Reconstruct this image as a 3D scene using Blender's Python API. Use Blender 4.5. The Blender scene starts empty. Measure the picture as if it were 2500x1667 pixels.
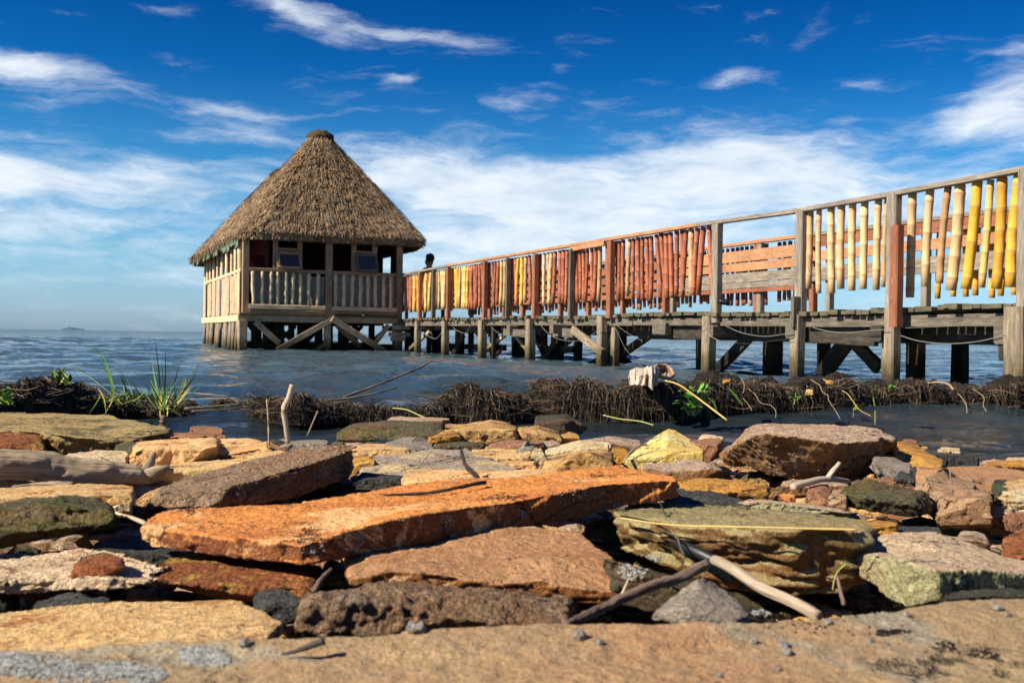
import bpy, bmesh, math, random
import numpy as np
from mathutils import Vector, Matrix

SC = bpy.context.scene
COL = SC.collection
rnd = random.Random(7)

# ------------------------------------------------------------------ camera
CAMZ = 0.42                      # eye height above the lake
FPX = 2445.0                     # focal length in photo pixels (2500 wide)
CAM = Vector((0, 0, CAMZ))
_p = math.radians(-0.293); _a = 0.015
FWD = Vector((0, math.cos(_p), math.sin(_p)))
_u0 = Vector((0, -math.sin(_p), math.cos(_p))); _r0 = Vector((1, 0, 0))
RGT = _r0 * math.cos(_a) + _u0 * math.sin(_a)
UPV = -_r0 * math.sin(_a) + _u0 * math.cos(_a)
cam_d = bpy.data.cameras.new("camera")
cam = bpy.data.objects.new("camera", cam_d); COL.objects.link(cam)
m = Matrix((RGT, UPV, -FWD)).transposed().to_4x4(); m.translation = CAM
cam.matrix_world = m
cam_d.sensor_width = 36; cam_d.lens = 36 * FPX / 2500
cam_d.clip_start = 0.02; cam_d.clip_end = 20000
cam_d.dof.use_dof = True; cam_d.dof.focus_distance = 3.0; cam_d.dof.aperture_fstop = 16
SC.camera = cam
SC.view_settings.view_transform = 'Standard'; SC.view_settings.look = 'None'
SC.view_settings.exposure = 0.84; SC.view_settings.gamma = 1

def ray(px, py):                 # px,py in photo pixels (2500 x 1667)
    return FWD + RGT * ((px - 1250) / FPX) + UPV * ((833.5 - py) / FPX)
K = 1 / 0.9408
def P(x, y, d):                  # 2352-wide measuring grid -> point at depth d
    return CAM + ray(x * K, y * K) * d
def W(x, y, z=0.0):
    r = ray(x * K, y * K); return CAM + r * ((z - CAMZ) / r.z)

def lin(c):
    return tuple(((v / 255) / 12.92 if v / 255 <= .04045 else ((v / 255 + .055) / 1.055) ** 2.4) for v in c[:3]) + (1,)

# ------------------------------------------------------------------ sun and sky
SUN_EL = math.radians(38)
SUN_H = Vector((-0.9, -0.43, 0)).normalized()      # horizontal direction towards the sun
SUN_DIR = (SUN_H * math.cos(SUN_EL) + Vector((0, 0, math.sin(SUN_EL)))).normalized()
sl = bpy.data.lights.new("sun", 'SUN'); sl.energy = 4.8; sl.angle = math.radians(0.5); sl.color = (1, .92, .77)
so = bpy.data.objects.new("sun", sl); COL.objects.link(so)
so.rotation_euler = (-SUN_DIR).to_track_quat('-Z', 'Y').to_euler()
so.location = (-20, -5, 25)

world = bpy.data.worlds.new("World"); SC.world = world; world.use_nodes = True

class NT:
    def __init__(s, tree): s.t = tree; tree.nodes.clear()
    def n(s, typ, **kw):
        nd = s.t.nodes.new(typ)
        ins = kw.pop('ins', {})
        for k, v in kw.items(): setattr(nd, k, v)
        for k, v in ins.items():
            sock = nd.inputs[k]
            if hasattr(v, 'is_output') or isinstance(v, bpy.types.NodeSocket): s.t.links.new(v, sock)
            else: sock.default_value = v
        return nd
    def math(s, op, a, b=None, c=None, clamp=False):
        nd = s.t.nodes.new('ShaderNodeMath'); nd.operation = op; nd.use_clamp = clamp
        for i, v in enumerate((a, b, c)):
            if v is None: continue
            if isinstance(v, bpy.types.NodeSocket): s.t.links.new(v, nd.inputs[i])
            else: nd.inputs[i].default_value = v
        return nd.outputs[0]
    def mix(s, fac, a, b, blend='MIX'):
        nd = s.t.nodes.new('ShaderNodeMix'); nd.data_type = 'RGBA'; nd.blend_type = blend
        for sock, v in ((nd.inputs[0], fac), (nd.inputs[6], a), (nd.inputs[7], b)):
            if isinstance(v, bpy.types.NodeSocket): s.t.links.new(v, sock)
            else: sock.default_value = v
        return nd.outputs[2]
    def ramp(s, fac, stops, interp='LINEAR'):
        nd = s.t.nodes.new('ShaderNodeValToRGB'); cr = nd.color_ramp; cr.interpolation = interp
        while len(cr.elements) < len(stops): cr.elements.new(.5)
        for e, (p, c) in zip(cr.elements, stops):
            e.position = p; e.color = c if len(c) == 4 else (*c, 1)
        s.t.links.new(fac, nd.inputs[0]); return nd.outputs[0]
    def noise(s, vec, scale, detail=5, rough=.55, dist=0.0):
        nd = s.n('ShaderNodeTexNoise', ins={'Scale': scale, 'Detail': detail, 'Roughness': rough, 'Distortion': dist})
        if vec is not None: s.t.links.new(vec, nd.inputs['Vector'])
        return nd.outputs['Fac']
    def mapping(s, vec, loc=(0, 0, 0), rot=(0, 0, 0), scale=(1, 1, 1), typ='POINT'):
        nd = s.n('ShaderNodeMapping', vector_type=typ, ins={'Vector': vec, 'Location': loc, 'Rotation': rot, 'Scale': scale})
        return nd.outputs[0]

def build_sky():
    T = NT(world.node_tree)
    out = T.n('ShaderNodeOutputWorld'); bg = T.n('ShaderNodeBackground'); bg.inputs['Strength'].default_value = 0.1
    T.t.links.new(bg.outputs[0], out.inputs[0])
    sky = T.n('ShaderNodeTexSky', sky_type='NISHITA')
    sky.sun_disc = False; sky.sun_elevation = SUN_EL
    sky.sun_rotation = math.atan2(SUN_H.x, SUN_H.y); sky.air_density = 1.0; sky.dust_density = .6; sky.ozone_density = 2.0
    tc = T.n('ShaderNodeTexCoord').outputs['Generated']
    sep = T.n('ShaderNodeSeparateXYZ', ins={0: tc})
    x, y, z = sep.outputs
    az = T.math('ARCTAN2', x, y); el = T.math('ARCSINE', z)
    # deep polariser blue overhead, paler towards the horizon
    elp = T.math('MULTIPLY', T.math('ABSOLUTE', el), 2.0, clamp=True)
    tint = T.ramp(elp, SKY_TINT)
    base = T.mix(1.0, sky.outputs[0], tint, 'MULTIPLY')
    vec = T.n('ShaderNodeCombineXYZ', ins={0: az, 1: el}).outputs[0]
    wn = T.n('ShaderNodeTexNoise', ins={'Vector': T.mapping(vec, scale=(1, 2, 1)), 'Scale': 5.0, 'Detail': 5.0, 'Roughness': .6})
    wv = T.n('ShaderNodeVectorMath', operation='SUBTRACT', ins={0: wn.outputs['Color'], 1: (.5, .5, .5)}).outputs[0]
    wv = T.n('ShaderNodeVectorMath', operation='MULTIPLY', ins={0: wv, 1: (.12, .05, 0)}).outputs[0]
    wp = T.n('ShaderNodeVectorMath', operation='ADD', ins={0: vec, 1: wv}).outputs[0]
    total = None
    for (cx, cy, rx, ry, rot, st) in CLOUDS:
        r = ray(cx * K, cy * K).normalized()
        a0 = math.atan2(r.x, r.y); e0 = math.asin(r.z)
        mp = T.mapping(wp, loc=(a0, e0, 0), rot=(0, 0, math.radians(-rot)), scale=(rx / 2300, ry / 2300, 1), typ='TEXTURE')
        g = T.n('ShaderNodeTexGradient', gradient_type='SPHERICAL', ins={0: mp}).outputs['Fac']
        g = T.math('MULTIPLY', T.math('SMOOTHSTEP', g, 0, 1) if False else g, st)
        total = g if total is None else T.math('ADD', total, g)
    # streaky fibres running slightly down to the right
    f1 = T.noise(T.mapping(wp, rot=(0, 0, .16), scale=(1.0, 6.0, 1)), 7.0, 9, .66, .3)
    f2 = T.noise(T.mapping(wp, rot=(0, 0, -.1), scale=(1.0, 3.5, 1)), 15.0, 8, .62, .2)
    f = T.math('ADD', T.math('MULTIPLY', f1, .65), T.math('MULTIPLY', f2, .35))
    fib = T.math('SUBTRACT', f, .5)
    dens = T.math('ADD', T.math('MULTIPLY', fib, 3.0), total)
    # faint veil everywhere low in the sky
    low = T.ramp(elp, [(0, (.12,) * 3), (.05, (.28,) * 3), (.13, (.56,) * 3), (.2, (.74,) * 3), (.34, (.34,) * 3), (.6, (-.0,) * 3), (1, (0,) * 3)])
    dens = T.math('ADD', dens, low)
    dn = T.n('ShaderNodeMapRange', interpolation_type='SMOOTHSTEP', ins={0: dens, 1: .2, 2: 1.6, 3: 0.0, 4: .86}).outputs[0]
    cloudc = T.ramp(T.math('ADD', f2, 0.0), [(.3, (3.9, 4.5, 5.1)), (.65, (5.6, 5.9, 6.2))])
    col = T.mix(dn, base, cloudc)
    T.t.links.new(col, bg.inputs['Color'])

SKY_TINT = [(0, (.42, .62, 1.02)), (.06, (.41, .61, .93)), (.15, (.34, .60, .82)), (.3, (.13, .47, .72)), (.5, (.015, .26, .56)), (.7, (.0, .155, .43)), (1, (.0, .12, .38))]
CLOUDS = [  # x, y, half-width, half-height, slope (deg, down to the right positive), weight
    (70, 138, 230, 42, 8, 1.05), (-60, 120, 160, 50, 4, .8),
    (700, 35, 190, 50, 14, .95), (960, 68, 330, 40, 6, .9), (640, 0, 120, 30, 20, .6),
    (150, 415, 440, 62, -3, 1.0), (-20, 395, 200, 60, 8, .6), (60, 520, 250, 40, -6, .5),
    (500, 235, 240, 30, 3, .5), (560, 300, 260, 60, 0, .45), (380, 12, 120, 22, 5, .5),
    (920, 188, 75, 26, -14, .8),
    (1010, 400, 360, 90, 4, 1.2), (1250, 450, 480, 100, 4, 1.0), (1150, 560, 500, 90, 0, .7),
    (1680, 350, 400, 90, 2, 1.0), (1950, 430, 480, 100, 5, 1.0), (1500, 520, 700, 110, 2, .5), (1500, 420, 400, 90, 0, .5),
    (2290, 215, 210, 70, -22, .85), (2360, 270, 210, 95, -8, 1.0), (2330, 120, 130, 40, -10, .6),
    (1690, 170, 130, 32, -12, .75), (1985, 178, 70, 22, 0, .55), (1790, 8, 90, 22, -10, .6), (1950, 275, 60, 14, -4, .6),
    (1290, 155, 60, 16, 0, .5), (2130, 352, 70, 22, 10, .5), (1900, 40, 90, 40, -30, .4), (1180, 250, 110, 40, -10, .35),
]
build_sky()

# ------------------------------------------------------------------ objects, names, labels
def tag(o, label=None, cat=None, group=None, kind=None):
    if label: o['label'] = label
    if cat: o['category'] = cat
    if group: o['group'] = group
    if kind: o['kind'] = kind
    return o
def thing(name, label, cat, loc, group=None):
    o = bpy.data.objects.new(name, None); COL.objects.link(o); o.location = loc
    o.empty_display_size = .1
    return tag(o, label, cat, group)
def finish(name, me, mats, parent=None, smooth=True, origin=None):
    """link a mesh given in world coordinates as one object"""
    if not isinstance(mats, (list, tuple)): mats = [mats]
    for mt in mats: me.materials.append(mt)
    o = bpy.data.objects.new(name, me); COL.objects.link(o)
    if parent is not None:
        o.parent = parent
        w = Vector(parent.location); q = parent.parent
        while q is not None: w += Vector(q.location); q = q.parent
        me.transform(Matrix.Translation(-w))
    elif origin is not None:
        me.transform(Matrix.Translation(-Vector(origin))); o.location = origin
    if smooth: me.polygons.foreach_set('use_smooth', [True] * len(me.polygons))
    me.update()
    return o

class MB:
    def __init__(s): s.v = []; s.f = []; s.uv = []; s.m = []; s.off = 0.0
    def sweep(s, pts, prof, up=(0, 0, 1), cap=True, mat=0):
        """pts: list of points; prof: list (per point or one) of 2D profiles"""
        pts = [Vector(p) for p in pts]; n = len(pts)
        if not isinstance(prof[0][0], (list, tuple)): prof = [prof] * n
        k = len(prof[0]); base = len(s.v); up = Vector(up); L = rnd.random() * 40; uo = L
        for i, p in enumerate(pts):
            t = (pts[min(i + 1, n - 1)] - pts[max(i - 1, 0)]).normalized()
            a = t.cross(up)
            if a.length < .05: a = t.cross(Vector((0, 1, 0.1)))
            a.normalize(); b = a.cross(t).normalized()
            for (x, y) in prof[i]: s.v.append(p + a * x + b * y)
        per = sum((Vector(prof[0][j]) - Vector(prof[0][(j + 1) % k])).length for j in range(k))
        for i in range(n - 1):
            dl = (pts[i + 1] - pts[i]).length
            for j in range(k):
                j2 = (j + 1) % k
                s.f.append((base + i * k + j, base + i * k + j2, base + (i + 1) * k + j2, base + (i + 1) * k + j))
                w0 = j / k * per; w1 = (j + 1) / k * per
                s.uv.append(((L, w0 + uo), (L, w1 + uo), (L + dl, w1 + uo), (L + dl, w0 + uo))); s.m.append(mat)
            L += dl
        if cap:
            for (i, rev) in ((0, True), (n - 1, False)):
                idx = [base + i * k + j for j in range(k)]
                pr = [(uo + q[0], uo + q[1]) for q in prof[i]]
                if rev: idx = idx[::-1]; pr = pr[::-1]
                s.f.append(tuple(idx)); s.uv.append(tuple(pr)); s.m.append(mat)
    def beam(s, a, b, w, h, up=(0, 0, 1), jit=.06, seg=5, mat=0, bow=0.0):
        a = Vector(a); b = Vector(b); c = min(w, h) * .12
        pts = []; prof = []
        side = (b - a).normalized().cross(Vector(up))
        if side.length < .05: side = Vector((1, 0, 0))
        side.normalize()
        bw = rnd.uniform(-1, 1) * bow
        for i in range(seg + 1):
            t = i / seg
            pts.append(a.lerp(b, t) + side * bw * math.sin(math.pi * t))
            x = w / 2 * (1 + rnd.uniform(-jit, jit)); y = h / 2 * (1 + rnd.uniform(-jit, jit))
            ox = w * rnd.uniform(-jit, jit) * .3
            prof.append([(x - c + ox, -y), (x + ox, -y + c), (x + ox, y - c), (x - c + ox, y), (-x + c + ox, y), (-x + ox, y - c), (-x + ox, -y + c), (-x + c + ox, -y)])
        s.sweep(pts, prof, up)
    def tube(s, pts, r, k=8, mat=0, up=(0, 0, 1), jit=0.0):
        if not isinstance(r, (list, tuple)): r = [r] * len(pts)
        if len(r) != len(pts): r = [r[0] + (r[-1] - r[0]) * i / (len(pts) - 1) for i in range(len(pts))]
        prof = []
        for q in r:
            prof.append([(q * (1 + rnd.uniform(-jit, jit)) * math.cos(2 * math.pi * j / k), q * (1 + rnd.uniform(-jit, jit)) * math.sin(2 * math.pi * j / k)) for j in range(k)])
        s.sweep(pts, prof, up, mat=mat)
    def quad(s, a, b, c, d, mat=0):
        i = len(s.v); s.v += [Vector(a), Vector(b), Vector(c), Vector(d)]
        s.f.append((i, i + 1, i + 2, i + 3))
        w = (Vector(b) - Vector(a)).length; h = (Vector(d) - Vector(a)).length; o = rnd.random() * 20
        s.uv.append(((o, o), (o + w, o), (o + w, o + h), (o, o + h))); s.m.append(mat)
    def blade(s, pts, ws, side, mat=0):
        """flat tapering ribbon with a slight keel"""
        base = len(s.v); side = Vector(side).normalized(); n = len(pts)
        for p, w in zip(pts, ws): s.v += [Vector(p) - side * w / 2, Vector(p) + side * w / 2]
        L = rnd.random() * 10
        for i in range(n - 1):
            s.f.append((base + 2 * i, base + 2 * i + 1, base + 2 * i + 3, base + 2 * i + 2))
            dl = (Vector(pts[i + 1]) - Vector(pts[i])).length
            s.uv.append(((L, 0), (L, ws[i]), (L + dl, ws[i]), (L + dl, 0))); s.m.append(mat); L += dl
    def build(s, name, mats, parent=None, smooth=False, origin=None):
        me = bpy.data.meshes.new(name)
        me.from_pydata([tuple(v) for v in s.v], [], s.f); me.update()
        uvl = me.uv_layers.new(name='UVMap')
        flat = [c for f in s.uv for p in f for c in p]
        uvl.data.foreach_set('uv', flat)
        me.polygons.foreach_set('material_index', s.m)
        return finish(name, me, mats, parent, smooth, origin)

# ------------------------------------------------------------------ numpy value noise
def _hash(ix, iy, iz, seed):
    h = (ix.astype(np.int64) * 374761393 + iy.astype(np.int64) * 668265263 + iz.astype(np.int64) * 2147483647 + seed * 974634777) & 0xffffffff
    h = ((h ^ (h >> 13)) * 1274126177) & 0xffffffff
    h = ((h ^ (h >> 16)) * 2246822519) & 0xffffffff
    return ((h ^ (h >> 13)) & 0xffffff) / float(0xffffff)
def vnoise(p, seed=0):
    i = np.floor(p); f = p - i; f = f * f * f * (f * (f * 6 - 15) + 10)
    ix, iy, iz = i[:, 0].astype(np.int64), i[:, 1].astype(np.int64), i[:, 2].astype(np.int64)
    r = 0
    for dx in (0, 1):
        wx = f[:, 0] if dx else 1 - f[:, 0]
        for dy in (0, 1):
            wy = f[:, 1] if dy else 1 - f[:, 1]
            for dz in (0, 1):
                wz = f[:, 2] if dz else 1 - f[:, 2]
                r = r + wx * wy * wz * _hash(ix + dx, iy + dy, iz + dz, seed)
    return r * 2 - 1
def fbm(p, f, oct=4, seed=0, gain=.5):
    r = 0; a = 1; t = 0
    for o in range(oct):
        r = r + a * vnoise(p * f + o * 17.3, seed + o); t += a; a *= gain; f *= 2.03
    return r / t
def worley(p, f, seed=0):
    """distance to nearest and value of the nearest random point"""
    q = p * f; i = np.floor(q).astype(np.int64); best = np.full(len(p), 9.0); val = np.zeros(len(p))
    for dx in (-1, 0, 1):
        for dy in (-1, 0, 1):
            for dz in (-1, 0, 1):
                c = i + np.array([dx, dy, dz])
                pt = np.stack([_hash(c[:, 0], c[:, 1], c[:, 2], seed + k) for k in range(3)], 1) + c
                d = np.linalg.norm(q - pt, axis=1)
                m_ = d < best; best[m_] = d[m_]; val[m_] = _hash(c[m_, 0], c[m_, 1], c[m_, 2], seed + 5)
    return best, val

# ------------------------------------------------------------------ materials
def new_mat(name):
    mt = bpy.data.materials.new(name); mt.use_nodes = True
    T = NT(mt.node_tree)
    out = T.n('ShaderNodeOutputMaterial'); b = T.n('ShaderNodeBsdfPrincipled')
    T.t.links.new(b.outputs[0], out.inputs[0])
    return mt, T, b
def link(T, a, b): T.t.links.new(a, b)

def stone(name, c1, c2, c3, scale=7, speck=.3, moss=0.0, mosscol=(62, 74, 22), dust=None, dustamt=0.0, streak=1.0, fine=1.0, pits=0.0,
          pits_scale=60, rough=.85, patch=None, patchamt=0.0, side=None, sideamt=0.0, wet=0.0, xs=1.0, bumpd=.011, stain=.32, crack=1.0):
    mt, T, b = new_mat(name)
    tc = T.n('ShaderNodeTexCoord').outputs['Object']
    oi = T.n('ShaderNodeObjectInfo').outputs['Random']
    off = T.n('ShaderNodeVectorMath', operation='SCALE', ins={0: (37.0, 11.0, 23.0)}); link(T, oi, off.inputs['Scale'])
    v = T.n('ShaderNodeVectorMath', operation='ADD', ins={0: tc, 1: off.outputs[0]}).outputs[0]
    vs = T.mapping(v, scale=(xs, 1, streak), rot=(0, 0, -.25 if xs != 1 else 0))
    n1 = T.noise(vs, scale, 9, .66, .15); n2 = T.noise(vs, scale * 2.7, 9, .7, .1)
    n3 = T.noise(v, scale * 14, 6, .7); n4 = T.noise(v, 420, 3, .7)
    col = T.ramp(n1, [(.33, lin(c1)), (.5, lin(c2)), (.64, lin(c3))])
    col2 = T.ramp(n2, [(.35, lin(c3)), (.5, lin(c1)), (.65, lin(c2))])
    col = T.mix(.38, col, col2)
    geo = T.n('ShaderNodeNewGeometry')
    nz = T.n('ShaderNodeSeparateXYZ', ins={0: geo.outputs['Normal']}).outputs[2]
    if side is not None:            # broken sides carry the fresh / rusty colour
        sd = T.math('ADD', T.math('SUBTRACT', .75, nz), T.math('MULTIPLY', T.math('SUBTRACT', n2, .5), 1.6))
        sd = T.ramp(sd, [(.3, (0, 0, 0)), (.55, (1, 1, 1))])
        col = T.mix(T.math('MULTIPLY', sd, sideamt), col, T.ramp(n2, [(.35, lin(side)), (.62, tuple(x * .55 for x in lin(side)[:3]))]))
    if patch is not None:
        pm = T.ramp(T.noise(vs, scale * 1.3, 9, .68, .8), [(.6 - .22 * patchamt, (0, 0, 0)), (.63 - .2 * patchamt, (1, 1, 1))])
        col = T.mix(T.math('MULTIPLY', pm, .85), col, lin(patch))
    if dust is not None:
        dm = T.math('ADD', nz, T.math('MULTIPLY', T.math('SUBTRACT', n2, .5), 1.2))
        dm = T.ramp(dm, [(.55, (0, 0, 0)), (.95, (1, 1, 1))])
        col = T.mix(T.math('MULTIPLY', dm, dustamt), col, lin(dust))
    if moss > 0:
        mm = T.math('ADD', T.noise(v, 9, 8, .7, .5), T.math('MULTIPLY', T.math('SUBTRACT', n3, .5), .45))
        mm = T.ramp(mm, [(.66 - .26 * moss, (0, 0, 0)), (.76 - .24 * moss, (1, 1, 1))])
        mc = T.ramp(n3, [(.35, tuple(x * .45 for x in lin(mosscol)[:3])), (.65, lin(mosscol))])
        col = T.mix(T.math('MULTIPLY', mm, .9), col, mc)
    # grain: pale and dark crystals
    sp = T.ramp(n3, [(.3, (1 - speck * .9,) * 3), (.5, (1,) * 3), (.72, (1 + speck * .9,) * 3)])
    col = T.mix(1.0, col, sp, 'MULTIPLY')
    sp2 = T.ramp(n4, [(.3, (.62,) * 3), (.5, (1,) * 3), (.7, (1.4,) * 3)])
    n5 = T.noise(v, 170, 4, .75)
    sp3 = T.ramp(n5, [(.32, (1 - speck * 1.3,) * 3), (.48, (1,) * 3), (.68, (1 + speck * 1.4,) * 3)])
    col = T.mix(1.0, col, sp3, 'MULTIPLY')
    col = T.mix(1.0, col, sp2, 'MULTIPLY')
    if stain > 0:
        sm = T.ramp(T.noise(T.mapping(v, loc=(3, 7, 1), scale=(xs, 1, 1)), 5.5, 9, .7, .2), [(.5, (0, 0, 0)), (.66, (1, 1, 1))])
        col = T.mix(T.math('MULTIPLY', sm, stain), col, T.mix(.5, col, lin((150, 84, 40)), 'MULTIPLY') if False else lin((158, 96, 50)))
        dm2 = T.ramp(T.noise(T.mapping(v, loc=(9, 2, 5)), 8, 9, .72, .2), [(.56, (0, 0, 0)), (.68, (1, 1, 1))])
        col = T.mix(T.math('MULTIPLY', dm2, stain * .9), col, lin((84, 70, 54)))
    cn = T.n('ShaderNodeTexNoise', ins={'Vector': v, 'Scale': 9.0, 'Detail': 6.0, 'Roughness': .65}).outputs['Color']
    cw = T.n('ShaderNodeVectorMath', operation='SCALE', ins={0: cn, 'Scale': .16}).outputs[0]
    cv = T.n('ShaderNodeVectorMath', operation='ADD', ins={0: T.mapping(v, scale=(1, 1, 2.2)), 1: cw}).outputs[0]
    ce = T.n('ShaderNodeTexVoronoi', feature='DISTANCE_TO_EDGE', ins={'Vector': cv, 'Scale': float(scale) * 1.1}).outputs['Distance']
    cm = T.ramp(ce, [(.0, (1, 1, 1)), (.022, (0, 0, 0))])
    cm = T.math('MULTIPLY', cm, T.ramp(n1, [(.47, (0, 0, 0)), (.55, (1, 1, 1))]))
    cm = T.math('MULTIPLY', cm, crack)
    col = T.mix(T.math('MULTIPLY', cm, .8), col, (.012, .009, .006, 1))
    vor = T.n('ShaderNodeTexVoronoi', ins={'Vector': v, 'Scale': 95.0}).outputs['Distance']
    vd = T.ramp(T.math('ADD', vor, T.math('MULTIPLY', T.math('SUBTRACT', n2, .5), 1.4)), [(.04, (.35, .33, .3)), (.13, (1, 1, 1))])
    col = T.mix(.75, col, T.mix(1.0, col, vd, 'MULTIPLY'))
    link(T, col, b.inputs['Base Color'])
    b.inputs['Roughness'].default_value = rough
    b.inputs['Specular IOR Level'].default_value = .3 if not wet else .8
    h = T.math('ADD', T.math('MULTIPLY', n3, .6), T.math('MULTIPLY', n2, .35))
    h = T.math('ADD', h, T.math('MULTIPLY', n5, .42 * fine))
    h = T.math('SUBTRACT', h, T.math('MULTIPLY', cm, .8))
    if pits:
        vv = T.n('ShaderNodeTexVoronoi', ins={'Vector': v, 'Scale': float(pits_scale)}).outputs['Distance']
        h = T.math('ADD', h, T.math('MULTIPLY', T.math('MINIMUM', vv, .45), pits))
    bp = T.n('ShaderNodeBump', ins={'Height': h, 'Strength': 1.0, 'Distance': bumpd})
    link(T, bp.outputs[0], b.inputs['Normal'])
    return mt

MS = {
 'orange': stone('rust_orange_sandstone', (210, 124, 56), (226, 154, 78), (162, 84, 48), 6, .2, xs=.3, streak=1, dust=(224, 140, 70), dustamt=.15, side=(118, 66, 42), sideamt=.85, patch=(238, 190, 130), patchamt=.24),
 'tan': stone('sandy_tan_sandstone', (206, 164, 106), (216, 180, 124), (184, 138, 84), 6, .18, streak=1.5, patch=(170, 112, 58), patchamt=.18),
 'peach': stone('peach_sandstone', (224, 176, 116), (228, 184, 128), (208, 150, 92), 5, .14, streak=1.3, patch=(188, 120, 66), patchamt=.15),
 'goldbrown': stone('golden_brown_sandstone', (204, 162, 100), (186, 144, 90), (158, 120, 76), 7, .25, streak=1.5, patch=(112, 80, 48), patchamt=.3),
 'brown': stone('brown_conglomerate', (148, 122, 96), (128, 102, 78), (168, 142, 116), 9, .42, fine=1.8, pits=.8, pits_scale=130, side=(122, 76, 42), sideamt=.55),
 'mud': stone('mud_coated_stone', (136, 110, 82), (116, 90, 66), (152, 126, 98), 10, .4, fine=2.0, pits=.7, pits_scale=160, patch=(138, 122, 104), patchamt=.1),
 'moss': stone('dark_mossy_stone', (100, 90, 66), (78, 70, 50), (122, 110, 82), 9, .45, moss=.5, mosscol=(76, 88, 24), fine=1.8, pits=.5, pits_scale=120, side=(76, 60, 38), sideamt=.5),
 'darkmoss': stone('olive_black_stone', (72, 72, 56), (54, 54, 42), (88, 86, 66), 9, .45, moss=.35, mosscol=(60, 72, 26), fine=1.8, pits=.5, pits_scale=120),
 'olive': stone('olive_sandstone', (172, 148, 94), (156, 134, 88), (124, 104, 72), 5, .22, streak=1.6, moss=.12, mosscol=(96, 98, 34), side=(132, 96, 42), sideamt=.8, patch=(96, 84, 60), patchamt=.25),
 'oliveflat': stone('olive_topped_slab', (156, 142, 98), (142, 128, 86), (124, 112, 78), 5, .2, streak=1.4, side=(122, 88, 46), sideamt=.92, moss=.12, mosscol=(84, 86, 28)),
 'pink': stone('pale_pink_sandstone', (226, 198, 160), (216, 184, 144), (234, 212, 178), 7, .22, streak=2.5, fine=1.6, patch=(186, 130, 92), patchamt=.15, side=(196, 140, 96), sideamt=.4),
 'rust': stone('rust_pebbly_stone', (146, 84, 44), (124, 66, 36), (166, 106, 56), 8, .35, fine=1.6, pits=.7, pits_scale=110, patch=(170, 140, 60), patchamt=.18),
 'rustslab': stone('rusty_flat_sandstone', (182, 138, 98), (168, 120, 80), (194, 154, 112), 5, .15, streak=1.5, side=(150, 90, 36), sideamt=.9, moss=.06),
 'grey': stone('grey_stone', (154, 142, 126), (138, 126, 110), (170, 158, 142), 9, .3, stain=.1, fine=1.8, pits=.4, pits_scale=150),
 'greyslab': stone('grey_purple_slab', (176, 158, 130), (158, 140, 122), (142, 124, 118), 5, .2, streak=1.8, patch=(196, 172, 120), patchamt=.3),
 'charcoal': stone('charcoal_gritty_stone', (76, 74, 70), (62, 60, 56), (90, 88, 84), 12, .5, stain=0, crack=.3, fine=2.2, pits=.6, pits_scale=200),
 'yellow': stone('pale_yellow_sandstone', (236, 206, 120), (226, 188, 96), (240, 220, 156), 6, .15, fine=1.2, patch=(200, 160, 70), patchamt=.15),
 'ochre': stone('ochre_layered_sandstone', (200, 146, 62), (178, 120, 48), (216, 168, 84), 7, .25, streak=4, fine=1.3, patch=(120, 84, 44), patchamt=.25),
 'redbrown': stone('red_brown_stone', (164, 116, 86), (142, 96, 68), (180, 134, 102), 8, .28, streak=1.5, fine=1.4),
 'bigbrown': stone('brown_boulder_stone', (150, 110, 74), (128, 92, 60), (170, 132, 94), 8, .35, fine=1.8, pits=.5, pits_scale=110, dust=(196, 168, 142), dustamt=.85, moss=.3, mosscol=(70, 74, 24), patch=(150, 134, 112), patchamt=.1),
 'lichen': stone('lichen_grey_green_block', (180, 172, 132), (168, 164, 118), (188, 178, 146), 7, .25, dust=(198, 168, 136), dustamt=.95, moss=.22, mosscol=(166, 168, 92), side=(158, 150, 106), sideamt=.5, fine=1.4),
 'fore': stone('foreground_slab_stone', (162, 126, 90), (146, 126, 92), (130, 116, 90), 3.2, .12, bumpd=.006, streak=1, patch=(142, 132, 112), patchamt=.34, moss=.06, mosscol=(128, 120, 60), fine=1.0),
 'cream': stone('cream_rock', (222, 200, 156), (206, 180, 134), (232, 214, 178), 7, .2, streak=2, fine=1.4, patch=(188, 150, 92), patchamt=.2),
 'brownsoft': stone('soft_brown_rock', (182, 148, 112), (164, 128, 92), (194, 162, 126), 7, .25, fine=1.5, side=(124, 86, 58), sideamt=.6),
}

def plain(name, col, rough=.6, metallic=0, var=.15, scale=30, bump=.002, spec=.4, sheen=0):
    mt, T, b = new_mat(name)
    tc = T.n('ShaderNodeTexCoord').outputs['Object']
    n = T.noise(tc, scale, 5, .65)
    c = lin(col); lo = tuple(x * (1 - var) for x in c[:3]); hi = tuple(min(1, x * (1 + var)) for x in c[:3])
    link(T, T.ramp(n, [(.3, lo), (.7, hi)]), b.inputs['Base Color'])
    b.inputs['Roughness'].default_value = rough; b.inputs['Metallic'].default_value = metallic
    b.inputs['Specular IOR Level'].default_value = spec
    bp = T.n('ShaderNodeBump', ins={'Height': n, 'Strength': .6, 'Distance': bump}); link(T, bp.outputs[0], b.inputs['Normal'])
    return mt

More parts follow.
